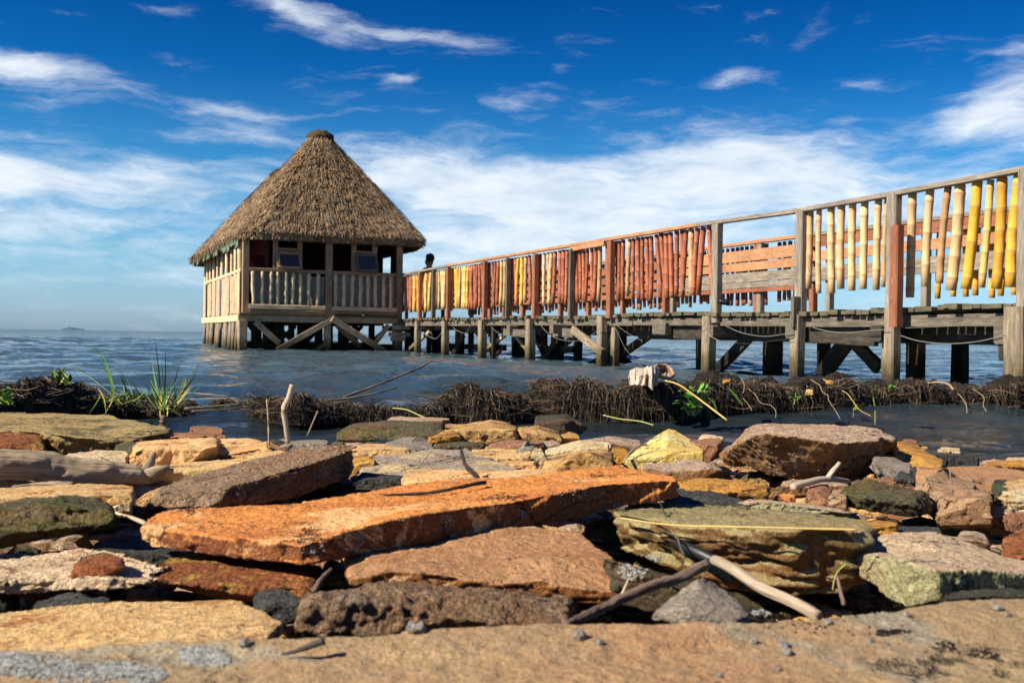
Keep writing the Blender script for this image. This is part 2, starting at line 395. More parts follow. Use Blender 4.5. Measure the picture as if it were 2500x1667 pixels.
def wood(name, c1, c2, c3, scale=1.0, wear=None, wearamt=0.0, waterline=False, bump=.004, algae=0.0):
    """weathered wood, grain along the UV x axis (metres)"""
    mt, T, b = new_mat(name)
    uv = T.n('ShaderNodeTexCoord').outputs['UV']
    ob = T.n('ShaderNodeTexCoord').outputs['Object']
    oi = T.n('ShaderNodeObjectInfo').outputs['Random']
    off = T.n('ShaderNodeVectorMath', operation='SCALE', ins={0: (37.0, 11.0, 0)}); link(T, oi, off.inputs['Scale'])
    v = T.n('ShaderNodeVectorMath', operation='ADD', ins={0: uv, 1: off.outputs[0]}).outputs[0]
    g = T.noise(T.mapping(v, scale=(1.5 * scale, 26 * scale, 1)), 3.0, 8, .65, .4)
    g2 = T.noise(T.mapping(v, scale=(4 * scale, 110 * scale, 1)), 2.0, 5, .6)
    big = T.noise(T.mapping(v, scale=(1, 2, 1)), 2.4, 5, .6)
    col = T.ramp(g, [(.32, lin(c1)), (.52, lin(c2)), (.68, lin(c3))])
    col = T.mix(1.0, col, T.ramp(g2, [(.3, (.68,) * 3), (.6, (1.12,) * 3)]), 'MULTIPLY')
    col = T.mix(1.0, col, T.ramp(big, [(.3, (.72,) * 3), (.7, (1.2,) * 3)]), 'MULTIPLY')
    if wear is not None:
        w = T.noise(T.mapping(v, scale=(2.5, 9, 1)), 4.0, 8, .7, .5)
        wm = T.ramp(w, [(.68 - .2 * wearamt, (0, 0, 0)), (.72 - .2 * wearamt, (1, 1, 1))])
        col = T.mix(wm, col, lin(wear))
    if waterline or algae:
        geo = T.n('ShaderNodeNewGeometry').outputs['Position']
        z = T.n('ShaderNodeSeparateXYZ', ins={0: geo}).outputs[2]
        zz = T.math('ADD', z, T.math('MULTIPLY', T.math('SUBTRACT', T.noise(ob, 14, 5, .6), .5), .22))
        wl = T.ramp(zz, [(.04, (.12, .12, .08)), (.2, (.45, .44, .34)), (.36, (1, 1, 1))])
        col = T.mix(1.0, col, wl, 'MULTIPLY')
    link(T, col, b.inputs['Base Color']); b.inputs['Roughness'].default_value = .8
    b.inputs['Specular IOR Level'].default_value = .25
    bp = T.n('ShaderNodeBump', ins={'Height': T.math('ADD', g, g2), 'Strength': .8, 'Distance': bump}); link(T, bp.outputs[0], b.inputs['Normal'])
    return mt

MW = {
 'grey': wood('weathered_grey_timber', (112, 102, 90), (142, 130, 116), (166, 154, 138)),
 'greyw': wood('grey_timber_piling', (108, 94, 78), (146, 130, 108), (174, 156, 130), waterline=True),
 'dark': wood('dark_timber', (46, 40, 34), (64, 56, 46), (84, 74, 62), waterline=True),  # darker brown for bearers, rear piles and braces, darkest near the lake surface
 'deck': wood('old_deck_plank', (70, 64, 50), (94, 88, 68), (120, 112, 88), algae=.3),
 'fascia': wood('fascia_timber', (80, 72, 62), (108, 98, 84), (130, 120, 106)),
 'red': wood('red_painted_timber', (138, 84, 60), (154, 98, 72), (120, 72, 52), wear=(190, 160, 130), wearamt=.25),
 'rail': wood('tan_brown_rail_timber', (166, 116, 80), (188, 136, 98), (150, 104, 72)),
 'hut': wood('hut_brown_timber', (136, 104, 76), (164, 130, 98), (186, 150, 116)),
 'hutpole': wood('barked_pole', (210, 178, 134), (230, 202, 160), (184, 152, 112)),
 'panel': wood('pale_sheet_panel', (176, 150, 118), (196, 170, 138), (150, 124, 96), scale=.4, wear=(150, 120, 90), wearamt=.1),
 'panelgrey': wood('grey_sheet_panel', (158, 144, 126), (174, 160, 142), (140, 128, 112), scale=.4),
 'brace': wood('brace_timber', (146, 124, 96), (180, 156, 124), (200, 178, 144), waterline=True),
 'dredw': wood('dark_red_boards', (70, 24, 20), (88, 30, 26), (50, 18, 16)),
 'drift': wood('driftwood_bark', (140, 120, 96), (172, 150, 122), (192, 170, 142), bump=.008),
 'driftpale': wood('bleached_driftwood', (166, 146, 122), (198, 178, 152), (138, 118, 96), bump=.004),
 'twig': wood('black_twig_bark', (40, 32, 26), (58, 46, 38), (78, 64, 54), bump=.008),
 'branch': wood('dark_branch_bark', (88, 72, 60), (120, 100, 86), (150, 130, 114), bump=.008),
}
def bamboo(name, base, node, chip=None, chipamt=0.0, rough=.45):
    mt, T, b = new_mat(name)
    uv = T.n('ShaderNodeTexCoord').outputs['UV']
    oi = T.n('ShaderNodeObjectInfo').outputs['Random']
    off = T.n('ShaderNodeVectorMath', operation='SCALE', ins={0: (37.0, 11.0, 0)}); link(T, oi, off.inputs['Scale'])
    v = T.n('ShaderNodeVectorMath', operation='ADD', ins={0: uv, 1: off.outputs[0]}).outputs[0]
    g = T.noise(T.mapping(v, scale=(2, 14, 1)), 3.0, 6, .6)
    c = lin(base)
    rv = T.n('ShaderNodeMapRange', ins={0: oi, 3: .72, 4: 1.18}).outputs[0]
    col = T.ramp(g, [(.3, tuple(x * .78 for x in c[:3])), (.6, c), (.75, tuple(min(1, x * 1.12) for x in c[:3]))])
    col = T.mix(T.ramp(T.noise(v, 9, 6, .7, .3), [(.52, (0, 0, 0)), (.7, (.6,) * 3)]), col, lin(node))
    if chip is not None:
        w = T.noise(T.mapping(v, scale=(1.5, 5, 1)), 5.0, 8, .7, .6)
        col = T.mix(T.ramp(w, [(.68 - .2 * chipamt, (0, 0, 0)), (.72 - .2 * chipamt, (1, 1, 1))]), col, lin(chip))
    vm = T.n('ShaderNodeVectorMath', operation='SCALE', ins={0: col}); link(T, rv, vm.inputs['Scale'])
    link(T, vm.outputs[0], b.inputs['Base Color']); b.inputs['Roughness'].default_value = .62; b.inputs['Specular IOR Level'].default_value = .3
    bp = T.n('ShaderNodeBump', ins={'Height': g, 'Strength': .6, 'Distance': .002}); link(T, bp.outputs[0], b.inputs['Normal'])
    return mt
MBM = {
 'R': bamboo('red_painted_bamboo', (176, 102, 70), (132, 72, 50), (226, 186, 140), .3),
 'T': bamboo('dry_tan_bamboo', (218, 180, 130), (178, 134, 88), (150, 120, 90), .3),
 'N': bamboo('brown_dry_bamboo', (190, 148, 104), (140, 100, 66), None),
 'Y': bamboo('yellow_painted_bamboo', (230, 172, 62), (190, 130, 44), (240, 214, 150), .12),
 'W': bamboo('pale_yellow_bamboo', (230, 188, 112), (196, 150, 80), (236, 214, 168), .2),
}

# ------------------------------------------------------------------ rocks
def remeshed(bm, voxel):
    me = bpy.data.meshes.new('tmp'); bm.to_mesh(me); bm.free()
    o = bpy.data.objects.new('tmp', me); COL.objects.link(o)
    md = o.modifiers.new('r', 'REMESH'); md.mode = 'VOXEL'; md.voxel_size = voxel; md.adaptivity = 0
    dg = bpy.context.evaluated_depsgraph_get()
    me2 = bpy.data.meshes.new_from_object(o.evaluated_get(dg))
    bpy.data.objects.remove(o); bpy.data.meshes.remove(me)
    return me2
def get_co(me):
    a = np.empty(len(me.vertices) * 3); me.vertices.foreach_get('co', a); return a.reshape(-1, 3)
def get_no(me):
    a = np.empty(len(me.vertices) * 3); me.vertices.foreach_get('normal', a); return a.reshape(-1, 3)
def set_co(me, a): me.vertices.foreach_set('co', a.ravel()); me.update()
def laplace(me, it, lam=.5):
    e = np.empty(len(me.edges) * 2, dtype=np.int64); me.edges.foreach_get('vertices', e); e = e.reshape(-1, 2)
    co = get_co(me); n = len(co)
    deg = np.bincount(e.ravel(), minlength=n)[:, None].clip(1)
    for _ in range(it):
        s = np.stack([np.bincount(e[:, 0], co[e[:, 1], k], n) + np.bincount(e[:, 1], co[e[:, 0], k], n) for k in range(3)], 1)
        co = co + lam * (s / deg - co)
    set_co(me, co)

ROCKN = [0]
def rough_up(me, size, amp=1.0, seed=0, strata=0.0, chip=1.0, lump=0.0, fine=1.0, cuts=1):
    co = get_co(me); rs = np.random.RandomState(seed)
    nk = 0 if chip < .3 or cuts == 0 else int(10 * min(chip, 1.3))
    c0 = (co.max(0) + co.min(0)) / 2; ex = co.max(0) - co.min(0)
    for k in range(nk):          # broken corners
        n = rs.normal(size=3); n /= np.linalg.norm(n); pr = ((co - c0) / ex) @ n
        over = np.maximum(pr - (pr.max() - rs.uniform(.03, .17)), 0); co = co - np.outer(over, n) * ex
    set_co(me, co); no = get_no(me); p = co
    s = 1 / max(size, .02)
    d = fbm(p, 3.0 * s, 4, seed) * .020 * size * amp
    if lump: d = d + (np.abs(fbm(p, 4.5 * s, 3, seed + 9)) - .15) * lump * size * .16
    f1, v1 = worley(p + fbm(p, 6 * s, 2, seed + 3)[:, None] * .05 * size, 6.0 * s, seed + 11)
    side = np.clip(1.25 - np.abs(no[:, 2]) * 1.3, 0.12, 1)
    d = d + (v1 - .5) * .038 * size * chip * side * amp
    f2, v2 = worley(p, 17.0 * s, seed + 31)
    d = d + (v2 - .5) * .011 * size * chip * side * amp
    if strata:
        q = p * np.array([.25, .25, 1]) + fbm(p, 2 * s, 2, seed + 40)[:, None] * .02 * size
        d = d + fbm(q, 26 * s, 2, seed + 50) * .035 * size * strata * side
    d = d + fbm(p, 14 * s, 4, seed + 60, .6) * .008 * size * amp
    d = d + fbm(p, 90.0, 3, seed + 70, .6) * .0016 * fine
    set_co(me, co + no * d[:, None])

def rock(label, F, B, df, db, mat, round_=0, amp=1.0, name='rock', cat='rock', strata=0.0, chip=1.0, lump=0.0, under=.0, vox=1.0, fine=1.0, group=None, mid=None, drop=1.0, cuts=1):
    ROCKN[0] += 1; seed = ROCKN[0] * 101
    d_ref = (df[0] if isinstance(df, tuple) else df)
    if name != 'boulder' and d_ref > 1.3 and drop == 1.0:
        F = [(p[0], p[1], p[2] + 13) + tuple(p[3:]) for p in F]
    xs = [p[0] for p in F]; x0, x1 = min(xs), max(xs)
    def dep(p, k, dd):
        if len(p) > k: return p[k]
        if isinstance(dd, tuple): return dd[0] + (dd[1] - dd[0]) * min(1, max(0, (p[0] - x0) / max(1, x1 - x0)))
        return dd
    top = [P(p[0], p[1], dep(p, 3, df)) for p in F]
    bot = [P(p[0], p[2], dep(p, 3, df) + under) for p in F]
    th = sum((a - b).z for a, b in zip(top, bot)) / len(F) * drop
    bt = [P(p[0], p[1], dep(p, 2, db)) for p in B]
    bb = [q - Vector((0, 0, th)) for q in bt]
    bm = bmesh.new()
    T_ = [bm.verts.new(q) for q in top + bt]; B_ = [bm.verts.new(q) for q in bot + bb]
    n = len(T_)
    c = sum((v.co for v in T_), Vector()) / n
    if mid: c = P(*mid)
    ct = bm.verts.new(c); cb = bm.verts.new(sum((v.co for v in B_), Vector()) / n)
    for i in range(n):
        j = (i + 1) % n
        bm.faces.new((T_[i], T_[j], ct)); bm.faces.new((B_[j], B_[i], cb)); bm.faces.new((B_[i], B_[j], T_[j], T_[i]))
    bmesh.ops.recalc_face_normals(bm, faces=bm.faces)
    cs = [v.co.copy() for v in T_]
    ext = Vector([max(q[k] for q in cs) - min(q[k] for q in cs) for k in range(3)])
    size = max(th, min(.32, (ext.x * max(ext.y, .05)) ** .5 * .75)); size = max(size, .03)
    dm = sum(q.y for q in cs) / n
    v = max(.0015, min(.006, dm * .0019, th * .09)) * vox
    me = remeshed(bm, v)
    laplace(me, 1 + int(max(0, round_ - 1.5) * .8 * min(3.5, (dm * .0031 / v) ** 1.5)))
    rough_up(me, size, amp, seed, strata, chip, lump, fine, cuts)
    lo = min(q.z for q in bot)
    org = (sum(q.x for q in cs) / n, sum(q.y for q in cs) / n, lo)
    o = finish(name, me, MS[mat], origin=org)
    tag(o, label, cat, group)
    return o

R = rock
# --- the slab under the camera and what lies just behind it
R('broad flat foreground slab, tan and grey, blurred, filling the bottom of the picture',
  [(-260, 2010, 2160, .36), (500, 2000, 2160, .36), (1200, 1990, 2150, .36), (1900, 1960, 2120, .37), (2600, 1930, 2090, .38), (2620, 1640, 1800, .55)],
  [(2600, 1366, .78), (2352, 1369, .76), (2196, 1376, .75), (2076, 1394, .72), (1921, 1412, .69), (1735, 1424, .665), (1406, 1430, .655), (1165, 1435, .65), (959, 1444, .64), (873, 1452, .635), (739, 1461, .63), (537, 1459, .63), (370, 1466, .625), (134, 1488, .62), (-260, 1500, .62)],
  .36, .6, 'fore', round_=2, amp=.35, name='rock_slab', cat='rock slab', chip=.25, vox=1.5)
R('wide flat tan slab at lower left, just behind the foreground slab',
  [(-160, 1520, 1580), (300, 1490, 1540), (600, 1470, 1510), (648, 1430, 1470, .73)], [(612, 1408, .8), (545, 1378, .86), (400, 1380, .86), (280, 1378, .86), (150, 1388, .85), (54, 1400, .84), (-160, 1425, .82)],
  .66, .84, 'tan', round_=2, amp=.55, name='rock_slab', cat='rock slab', strata=.5, chip=.8)
R('long lumpy mud coated stone behind the foreground slab at bottom centre',
  [(674, 1425, 1475), (700, 1385, 1480), (800, 1372, 1480), (900, 1376, 1480), (1010, 1372, 1475), (1130, 1385, 1470), (1240, 1382, 1465), (1305, 1400, 1455)],
  [(1300, 1375), (1240, 1356), (1110, 1350), (1000, 1341), (900, 1330), (840, 1338), (765, 1333), (705, 1352)], .755, .9, 'mud', round_=7, amp=1.0, lump=.45, name='boulder', cat='boulder', fine=1.8)
R('small grey pyramid shaped stone standing on the foreground slab',
  [(1498, 1405, 1424, .69), (1580, 1395, 1436, .672), (1690, 1425, 1452, .67), (1722, 1410, 1436, .69)], [(1665, 1350, .75), (1612, 1327, .74), (1596, 1330, .73), (1540, 1372, .73)],
  .69, .75, 'grey', round_=2, amp=.6, cuts=0, cat='stone', name='stone', mid=(1612, 1352, .715))
R('dark mossy slab sloping down to the right under the pale pole',
  [(1400, 1300, 1420, .9), (1460, 1318, 1440, .88), (1560, 1350, 1450, .86), (1680, 1405, 1450, .84), (1790, 1422, 1450, .82)], [(1775, 1412, .92), (1690, 1355, 1.0), (1584, 1292, 1.05), (1500, 1262, 1.08), (1420, 1248, 1.08), (1395, 1262, 1.0)],
  .86, 1.0, 'darkmoss', round_=3, amp=1.0, name='rock_slab', cat='rock slab')
R('rusty flat slab lying in shadow beneath the big tilted orange slab',
  [(800, 1308, 1345), (880, 1313, 1350), (959, 1314, 1356), (1062, 1328, 1376), (1166, 1334, 1384), (1310, 1331, 1392), (1382, 1316, 1395), (1446, 1311, 1370)],
  [(1400, 1275, 1.03), (1355, 1243, 1.1), (1303, 1203, 1.2), (1100, 1203, 1.2), (900, 1205, 1.2), (800, 1225, 1.2)], .93, 1.2, 'rustslab', round_=1, amp=.6, name='rock_slab', cat='rock slab', strata=.8)
R('big tilted rust orange sandstone slab resting across the stones, centre',
  [(329, 1206, 1238, 1.1), (345, 1206, 1256, 1.07), (417, 1218, 1266, 1.05), (560, 1236, 1285, 1.01), (690, 1252, 1297, .975), (735, 1240, 1290, .98), (820, 1215, 1274, 1.02), (907, 1194, 1260, 1.06), (1062, 1167, 1232, 1.13), (1200, 1147, 1212, 1.2), (1372, 1113, 1184, 1.28), (1434, 1108, 1167, 1.31), (1500, 1104, 1155, 1.33), (1556, 1103, 1142, 1.35)],
  [(1545, 1092, 1.43), (1500, 1085, 1.5), (1423, 1067, 1.56), (1286, 1083, 1.5), (1150, 1094, 1.45), (993, 1104, 1.4), (790, 1136, 1.3), (672, 1158, 1.23), (470, 1165, 1.19), (370, 1172, 1.16), (338, 1190, 1.13)],
  1.1, 1.3, 'orange', round_=0, amp=.45, chip=1.3, name='rock_slab', cat='rock slab', vox=.85, fine=1.5, cuts=0)
R('pale pink ragged slab at lower left with a rust stone on it',
  [(-120, 1340, 1385), (34, 1342, 1362), (151, 1338, 1356), (235, 1338, 1352), (330, 1345, 1356), (386, 1348, 1362), (422, 1346, 1352)],
  [(400, 1325, .97), (348, 1284, 1.02), (289, 1275, 1.07), (215, 1262, 1.09), (175, 1264, 1.09), (118, 1274, 1.09), (40, 1282, 1.09), (-120, 1284, 1.09)], .9, 1.05, 'pink', round_=0, amp=1.5, strata=1.5, name='rock_slab', cat='rock slab')
R('rust stone with a curved edge sitting on the pale pink slab, lower left',
  [(153, 1330, 1345), (185, 1300, 1341), (225, 1300, 1336), (268, 1302, 1322), (290, 1292, 1308)], [(283, 1277, .99), (240, 1266, 1.0), (205, 1270, .99), (175, 1290, .97)], .935, 1.0, 'rust', round_=3, amp=1.0, cat='stone', name='stone')
R('rust red pebbly rock with yellow green rim, under the left end of the orange slab',
  [(352, 1318, 1345), (400, 1325, 1360), (450, 1335, 1385), (540, 1345, 1395), (640, 1345, 1395), (720, 1350, 1385)], [(735, 1290, 1.08), (640, 1282, 1.1), (540, 1272, 1.12), (430, 1265, 1.12), (370, 1272, 1.1)], .95, 1.1, 'rust', round_=4, amp=.9, mid=(500, 1310, 1.0))
R('grey gritty stone wedged left of the lumpy mud coated stone',
  [(583, 1385, 1430), (620, 1378, 1440), (670, 1392, 1440), (702, 1385, 1420)], [(695, 1362), (650, 1350), (600, 1352), (583, 1365)], .86, .93, 'charcoal', round_=5, amp=1.0, cat='stone', name='stone')
R('low dark grey stone under the ragged edge of the pale pink slab',
  [(75, 1392, 1410), (120, 1378, 1410), (200, 1378, 1405), (262, 1388, 1400)], [(245, 1368), (200, 1352), (130, 1356), (90, 1376)], .86, .92, 'charcoal', round_=4, amp=1.0, cat='stone', name='stone')
R('dark stone at the left picture edge below the pale pink slab',
  [(-60, 1365, 1430), (10, 1372, 1425), (50, 1388, 1415)], [(50, 1370), (10, 1350), (-60, 1345)], .88, .98, 'darkmoss', round_=5, cat='stone', name='stone')
R('flat grey green stone between the mossy boulder and the orange slab, left',
  [(205, 1262, 1300), (268, 1268, 1300), (360, 1272, 1300), (450, 1278, 1300)], [(440, 1255), (380, 1240), (300, 1228), (230, 1235)], 1.12, 1.24, 'charcoal', round_=3, amp=.8, cat='stone', name='stone')

# --- left bank
R('dark mossy rounded boulder at the left edge, lower left',
  [(-110, 1185, 1290), (0, 1180, 1272), (90, 1172, 1258), (160, 1172, 1245), (215, 1178, 1230), (254, 1180, 1200)], [(256, 1162, 1.25), (225, 1140, 1.28), (160, 1120, 1.3), (100, 1121, 1.3), (40, 1136, 1.28), (-110, 1140, 1.28)], 1.12, 1.28, 'moss', round_=7, amp=1.5, name='boulder', cat='boulder', fine=1.8)
R('smooth flat tan slab between the mossy boulder and the driftwood log, left',
  [(-100, 1165, 1200), (120, 1150, 1185), (250, 1138, 1160), (303, 1135, 1152)], [(308, 1117, 1.6), (260, 1112, 1.68), (170, 1109, 1.7), (0, 1118, 1.66), (-100, 1120, 1.66)], 1.36, 1.65, 'tan', round_=1, amp=.4, name='rock_slab', cat='rock slab')
R('thin tan slab right under the smooth flat tan slab, left',
  [(150, 1180, 1198), (250, 1170, 1186), (300, 1158, 1174)], [(300, 1150, 1.5), (240, 1152, 1.5), (160, 1160, 1.5)], 1.34, 1.5, 'cream', amp=.5, name='rock_slab', cat='rock slab')
R('olive rock behind the left end of the driftwood log',
  [(-80, 1110, 1140), (40, 1106, 1130), (100, 1112, 1122)], [(90, 1098), (40, 1084), (-80, 1080)], 1.75, 1.95, 'olive', round_=2, amp=.8)
R('large flat olive topped rock at the upper left bank',
  [(-160, 982, 1050, 2.5), (0, 988, 1035, 2.5), (60, 986, 1042, 2.45), (100, 992, 1046, 2.42), (141, 998, 1048, 2.4), (190, 1004, 1042, 2.42), (249, 1010, 1034, 2.45), (300, 1014, 1028, 2.5), (320, 1008, 1026, 2.55), (385, 990, 1008, 2.65)],
  [(394, 984, 2.75), (340, 972, 2.95), (250, 956, 3.2), (180, 944, 3.4), (100, 936, 3.5), (0, 937, 3.5), (-160, 936, 3.5)], 2.5, 3.3, 'olive', round_=2, amp=1.0, strata=1.2, name='boulder', cat='boulder')
R('rust block face jutting out below the large olive topped rock',
  [(-60, 1018, 1055), (20, 1012, 1058), (60, 1008, 1056), (100, 1012, 1045)], [(98, 998), (60, 992), (0, 996), (-60, 996)], 2.28, 2.45, 'rust', round_=1, amp=1.0, chip=1.5)
R('small dark angular stone right of the cream wedge rock, left bank',
  [(266, 1040, 1064), (300, 1040, 1068), (319, 1032, 1060)], [(318, 1014), (290, 1012), (266, 1020)], 2.15, 2.3, 'moss', round_=2, cat='stone', name='stone')
R('cream layered wedge rock below the large olive topped rock, left bank',
  [(140, 1047, 1062), (200, 1052, 1070), (258, 1050, 1078), (292, 1050, 1076)], [(292, 1030), (262, 1026), (226, 1027), (180, 1036)], 2.0, 2.18, 'cream', round_=1, strata=2, chip=1.2)
R('peach block with cracked right side, behind the brown conglomerate block',
  [(306, 1030, 1072), (340, 1026, 1088), (420, 1024, 1084), (455, 1022, 1074), (470, 1030, 1066), (498, 1014, 1040)], [(503, 1003, 2.35), (420, 1004, 2.35), (330, 1010, 2.35), (312, 1016, 2.35)], 2.02, 2.3, 'peach', round_=1, amp=.9, chip=1.3)
R('pale peach slab lying right of the cracked peach block',
  [(482, 1036, 1052), (512, 1044, 1062), (560, 1035, 1066), (640, 1022, 1050), (660, 1016, 1044)], [(655, 1008, 2.4), (590, 999, 2.5), (500, 998, 2.5), (490, 1010, 2.4)], 2.08, 2.4, 'peach', round_=1, amp=.8, chip=1.2)
R('peach slab piece filling in below the cracked peach block',
  [(330, 1076, 1110), (420, 1080, 1110), (560, 1068, 1100), (640, 1050, 1080)], [(660, 1030, 2.05), (560, 1052, 2.05), (450, 1062, 2.05), (340, 1070, 2.05)], 1.85, 2.05, 'tan', round_=1, amp=.8)
R('small brick red block at the water edge, left',
  [(436, 986, 1000), (470, 988, 1002), (512, 986, 1000)], [(510, 980), (470, 977), (440, 978)], 2.95, 3.1, 'redbrown', round_=1, chip=1.0, cat='stone', name='stone')
R('flat dark red stone left of the small brick red block',
  [(380, 998, 1010), (440, 998, 1008), (520, 1000, 1010)], [(515, 994), (440, 993), (390, 994)], 2.85, 3.0, 'redbrown', cat='stone', name='stone')
R('long brown conglomerate block leaning up to the right, left of centre',
  [(300, 1142, 1166, 1.42), (330, 1138, 1184, 1.4), (400, 1128, 1176, 1.42), (504, 1104, 1164, 1.46), (600, 1078, 1158, 1.5), (660, 1058, 1146, 1.53), (720, 1040, 1128, 1.57), (778, 1024, 1108, 1.62), (804, 1012, 1098, 1.68)],
  [(800, 1002, 1.84), (783, 986, 1.95), (755, 983, 1.98), (720, 988, 1.97), (655, 1003, 1.93), (580, 1026, 1.86), (504, 1050, 1.78), (400, 1084, 1.66), (330, 1114, 1.55), (305, 1130, 1.48)],
  1.5, 1.8, 'brown', round_=8, amp=1.1, chip=.8, name='boulder', cat='boulder', fine=2.2)

# --- centre field
R('mossy green brown slab behind the upper end of the brown conglomerate block',
  [(770, 984, 1008), (800, 982, 1014), (880, 976, 1012), (950, 974, 1006), (1016, 975, 992)], [(1018, 968), (950, 964), (880, 963), (800, 970)], 2.85, 3.2, 'moss', round_=2, amp=.9, chip=1.2, name='rock_slab', cat='rock slab')
R('brown ledge stone at the water edge behind the mossy green brown slab',
  [(880, 966, 978), (960, 964, 980), (1036, 966, 976)], [(1030, 960), (960, 957), (900, 956)], 3.5, 3.75, 'bigbrown', round_=1, cat='stone', name='stone')
R('flat pinkish stone between the mossy slab and the tall tan block, centre',
  [(1012, 980, 992), (1060, 980, 992), (1095, 978, 988)], [(1092, 972), (1050, 971), (1015, 972)], 3.3, 3.5, 'rustslab', cat='stone', name='stone')
R('chunky tan block with bright yellow left corner, centre of the shore',
  [(983, 1006, 1012), (1035, 986, 1014), (1060, 984, 1016), (1120, 982, 1018), (1170, 980, 1014), (1187, 980, 1000)], [(1188, 972, 2.95), (1165, 961, 3.1), (1145, 962, 3.1), (1085, 970, 3.1), (1040, 978, 2.95)], 2.72, 3.0, 'goldbrown', round_=3, amp=1.0)
R('yellow broken face at the left foot of the chunky tan block',
  [(984, 1006, 1014), (1010, 1000, 1016), (1058, 1002, 1018)], [(1050, 990), (1036, 985), (1010, 995)], 2.62, 2.75, 'ochre', round_=1, cat='stone', name='stone')
R('tan block sloping right, between the chunky tan block and the dark boulder',
  [(1183, 998, 1018), (1240, 990, 1022), (1262, 992, 1020), (1290, 1006, 1018)], [(1285, 990), (1250, 980), (1235, 976), (1190, 980)], 2.72, 2.95, 'goldbrown', round_=1, chip=1.2)
R('small tan stone at the foot of the dark boulder by the water',
  [(1285, 1000, 1012), (1310, 1000, 1016), (1332, 1004, 1012)], [(1328, 996), (1305, 990), (1290, 992)], 2.85, 3.0, 'goldbrown', round_=2, cat='stone', name='stone')
R('dark round boulder at the water edge in front of the root tangle',
  [(1229, 975, 990), (1262, 970, 1002), (1300, 966, 1008), (1338, 970, 1008), (1350, 984, 1000)], [(1348, 966), (1315, 950), (1275, 944), (1240, 945), (1230, 956)], 3.25, 3.5, 'darkmoss', round_=6, amp=.7, name='boulder', cat='boulder', fine=2)
R('flat olive brown stone under the chunky tan block',
  [(998, 1022, 1036), (1060, 1022, 1038), (1118, 1024, 1034)], [(1114, 1016), (1060, 1013), (1005, 1014)], 2.5, 2.65, 'moss', round_=1, strata=1.5)
R('red brown stone between the flat olive stone and the grey pointed stone',
  [(1119, 1026, 1042), (1160, 1024, 1048), (1215, 1022, 1048), (1250, 1020, 1040)], [(1245, 1010), (1200, 1008), (1150, 1012), (1125, 1018)], 2.45, 2.62, 'redbrown', round_=1, strata=1)
R('dark brown stone under the sloping tan block, centre',
  [(1230, 1022, 1045), (1262, 1020, 1048), (1290, 1024, 1044)], [(1285, 1012), (1255, 1010), (1235, 1012)], 2.5, 2.65, 'bigbrown', cat='stone', name='stone')
R('grey pointed stone standing upright at the centre of the shore',
  [(1170, 1046, 1056), (1195, 1036, 1058), (1226, 1034, 1056)], [(1228, 1018, 2.4), (1216, 1005, 2.36), (1205, 1012, 2.36), (1184, 1036, 2.36)], 2.3, 2.4, 'grey', round_=1, cat='stone', name='stone')
R('small pale pointed stone leaning beside the grey pointed stone',
  [(1222, 1044, 1054), (1242, 1040, 1056), (1258, 1044, 1052)], [(1252, 1030), (1236, 1020), (1226, 1026)], 2.24, 2.33, 'cream', round_=1, cat='stone', name='stone')
R('beige broken stone left of the grey pointed stone',
  [(1086, 1048, 1056), (1120, 1046, 1062), (1158, 1050, 1062)], [(1150, 1040), (1110, 1029), (1092, 1032)], 2.25, 2.4, 'cream', round_=1, cat='stone', name='stone', chip=1.4)
R('long tan slab behind the grey purple slab, left of centre',
  [(800, 1036, 1048), (870, 1032, 1048), (960, 1036, 1046)], [(960, 1026), (890, 1014), (810, 1016)], 2.3, 2.55, 'tan', round_=1, name='rock_slab', cat='rock slab')
R('pale grey broken slab behind the long tan slab, left of centre',
  [(880, 1022, 1034), (930, 1018, 1034), (995, 1024, 1036)], [(990, 1014), (960, 998), (900, 1008)], 2.45, 2.65, 'grey', round_=1, chip=1.3, name='rock_slab', cat='rock slab')
R('large flat grey purple slab behind the orange slab, centre',
  [(816, 1084, 1096), (870, 1088, 1104), (993, 1087, 1106), (1120, 1089, 1108), (1212, 1094, 1106)],
  [(1190, 1076, 2.0), (1100, 1040, 2.3), (1062, 1031, 2.38), (1000, 1021, 2.45), (940, 1028, 2.4), (870, 1040, 2.3), (835, 1064, 2.1)], 1.84, 2.3, 'greyslab', round_=1, amp=.7, strata=1, chip=1.2, name='rock_slab', cat='rock slab')
R('smooth peach slab showing along the back edge of the orange slab',
  [(925, 1102, 1120), (1050, 1100, 1122), (1215, 1092, 1118), (1300, 1080, 1110)], [(1300, 1074, 1.74), (1207, 1082, 1.76), (1100, 1081, 1.78), (1010, 1076, 1.8), (950, 1080, 1.78), (925, 1090, 1.72)], 1.55, 1.75, 'peach', round_=1, amp=.5, name='rock_slab', cat='rock slab')
R('thin dark slate wedge left of the smooth peach slab',
  [(806, 1102, 1112), (860, 1100, 1114), (930, 1098, 1112), (992, 1099, 1104)], [(940, 1092), (850, 1086), (830, 1084)], 1.6, 1.72, 'charcoal', amp=.5, name='rock_slab', cat='rock slab')
R('orange stone half hidden left of the grey purple slab',
  [(800, 1066, 1086), (840, 1062, 1084), (862, 1056, 1072)], [(850, 1046), (815, 1046)], 2.0, 2.15, 'ochre', cat='stone', name='stone')
R('orange flat stone right of the grey purple slab, behind the small grey stones',
  [(1155, 1066, 1078), (1200, 1068, 1080), (1240, 1064, 1076)], [(1240, 1056), (1160, 1055)], 2.05, 2.2, 'peach', cat='stone', name='stone')
R('long tan tilted slab behind the right half of the orange slab',
  [(1200, 1078, 1094), (1255, 1062, 1094), (1303, 1046, 1092), (1350, 1038, 1084), (1395, 1036, 1076), (1410, 1044, 1070)], [(1405, 1034, 2.1), (1390, 1028, 2.14), (1310, 1036, 2.12), (1250, 1056, 2.05), (1210, 1072, 2.0)], 1.88, 2.1, 'goldbrown', round_=1, amp=.8, name='rock_slab', cat='rock slab')
